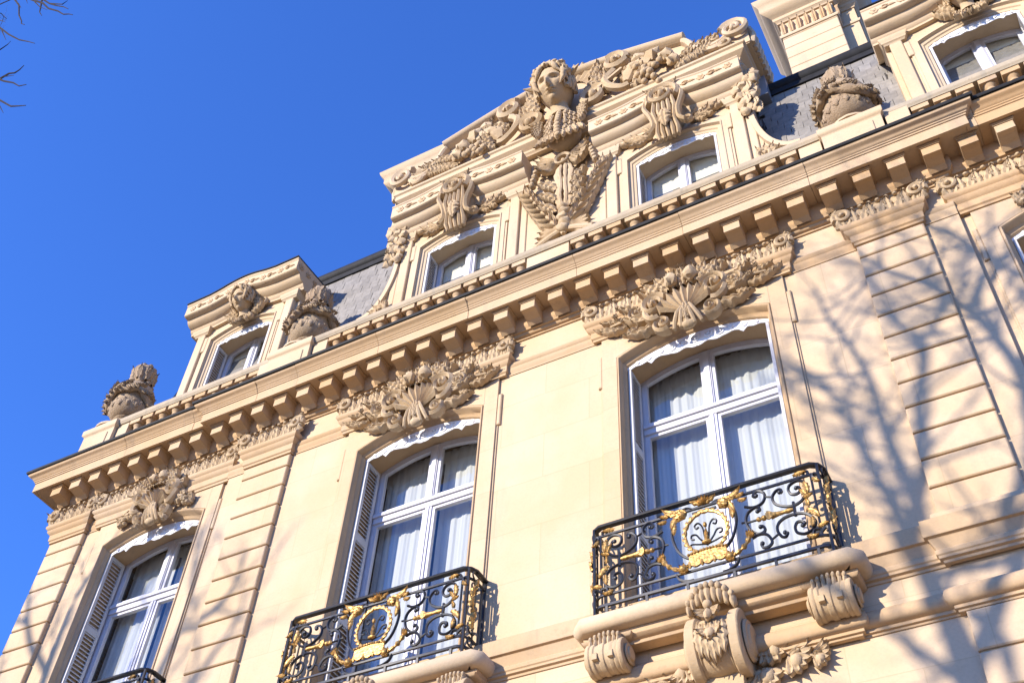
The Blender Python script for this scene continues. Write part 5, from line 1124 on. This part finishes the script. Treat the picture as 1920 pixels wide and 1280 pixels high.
limbsB = [L((-6.3, 4.2, 0, .15), (-6.9, 6.6, 0, .10), (-7.2, 8.6, -.3, .075), (-7.3, 10.3, -.5, .055), (-7.1, 11.0, -.8, .035), (-6.9, 11.6, -1, .015)),
          L((-6.3, 4.4, 0, .12), (-5.6, 6.8, .6, .08), (-5.2, 8.6, 1, .06), (-5.0, 9.7, 1.2, .045), (-5.2, 10.6, 1.5, .03), (-5.1, 11.4, 1.8, .015)),
          L((-4.95, 9.3, 1.1, .045), (-4.5, 9.3, .6, .035), (-4.2, 9.6, .2, .026), (-4.1, 10.2, -.2, .014)),
          L((-5.1, 8.4, 1, .06), (-4.6, 8.2, 1.6, .05), (-4.2, 8.7, 2, .035), (-3.9, 9.2, 2.3, .02)),
          L((-7.25, 9.3, -.4, .07), (-7.8, 9.9, .4, .055), (-8.2, 10.6, .8, .04), (-8.6, 11.6, 1.2, .022)),
          L((-7.2, 8.4, -.3, .06), (-7.9, 8.9, -.8, .045), (-8.3, 9.6, -1.2, .03)),
          L((-7.0, 7.5, -.1, .06), (-6.6, 8.8, .8, .045), (-6.5, 10.0, 1.4, .034), (-6.7, 11.0, 1.8, .022))]
tree('plane_tree', 'bare street tree shading the left window bay', (topB[0], topB[1], 0), topB, limbsB, 9)
tw_pts = [
 [(-12.15, 26.39), (-11.21, 25.26), (-10.64, 24.43), (-10.01, 23.69), (-9.59, 23.13), (-9.32, 22.88), (-9.09, 22.62)],
 [(-11.69, 26.0), (-11.38, 25.62), (-10.83, 24.87), (-10.41, 24.36), (-9.89, 23.78), (-9.55, 23.34)],
 [(-10.83, 24.87), (-10.06, 24.07), (-9.93, 24.13)],
 [(-11.82, 25.95), (-11.25, 25.12), (-10.66, 24.38)],
 [(-11.69, 26.1), (-11.48, 25.72), (-11.17, 25.01), (-11.0, 24.61), (-10.71, 24.15)],
 [(-13.51, 27.82), (-13.24, 27.46), (-12.67, 26.6), (-12.13, 25.56), (-11.63, 24.76), (-11.52, 24.53), (-11.27, 24.24)],
 [(-12.82, 26.85), (-12.36, 26.14)],
 [(-13.15, 25.98), (-12.65, 25.39), (-11.71, 24.17), (-10.87, 23.15), (-10.29, 22.54), (-9.89, 22.1)],
 [(-12.4, 25.03), (-11.63, 23.84)],
 [(-12.36, 24.19), (-11.5, 23.27), (-11.31, 23.34), (-11.29, 23.48)],
 [(-11.02, 21.79), (-10.54, 21.22), (-10.24, 20.93), (-9.99, 20.93), (-9.74, 20.74), (-9.62, 20.76), (-9.57, 20.89)],
 [(-10.24, 20.93), (-10.14, 20.93), (-9.68, 20.59)],
 [(-10.54, 21.22), (-10.22, 20.89), (-9.97, 20.61), (-9.43, 20.09), (-9.07, 19.67), (-8.8, 19.5)],
 [(-10.45, 20.55), (-9.87, 19.92), (-9.43, 19.44), (-8.76, 18.69), (-8.46, 18.46), (-8.17, 18.25)],
 [(-9.59, 19.55), (-9.26, 19.11), (-8.86, 18.54)],
 [(-13.6, 26.77), (-13.09, 26.19), (-12.61, 25.64)],
 [(-12.72, 27.27), (-12.49, 26.73), (-12.21, 26.25)],
 [(-14.85, 28.4), (-13.6, 26.77), (-12.93, 25.33), (-12.36, 24.19), (-11.59, 22.65), (-11.02, 21.79), (-10.45, 20.55)],
 [(-14.85, 28.4), (-13.51, 27.82), (-12.72, 27.27), (-12.15, 26.39)]]
def taper(q): n = len(q); r0 = 0.029 if n > 4 else 0.017; return [((x, -4.0, z), r0*(1-0.75*i/(n-1))) for i, (x, z) in enumerate(q)]
tw = [taper(q) for q in tw_pts]
e0 = tw[-1][0][0]
topC = (-20.0, -5.2, 19.0)
limbsC = [[(topC, .15), ((-18.6, -4.9, 22.6), .11), ((-16.6, -4.4, 26.2), .07), (e0, .032)],
          [((-19.2, -5.0, 21.0), .09), ((-20.5, -4.0, 24.0), .06), ((-21.0, -3.6, 27.0), .02)], [((-19.8, -5.1, 19.6), .09), ((-22.0, -6.0, 22.5), .06), ((-23.4, -6.6, 25.4), .02)],
          [((-18.2, -4.8, 23.4), .06), ((-18.4, -3.6, 26.4), .04), ((-18.0, -3.2, 28.4), .015)]]
tree('plane_tree', 'bare street tree whose twigs reach into the upper left sky', (-20.4, -5.4, 0), topC, limbsC, 12, tw)
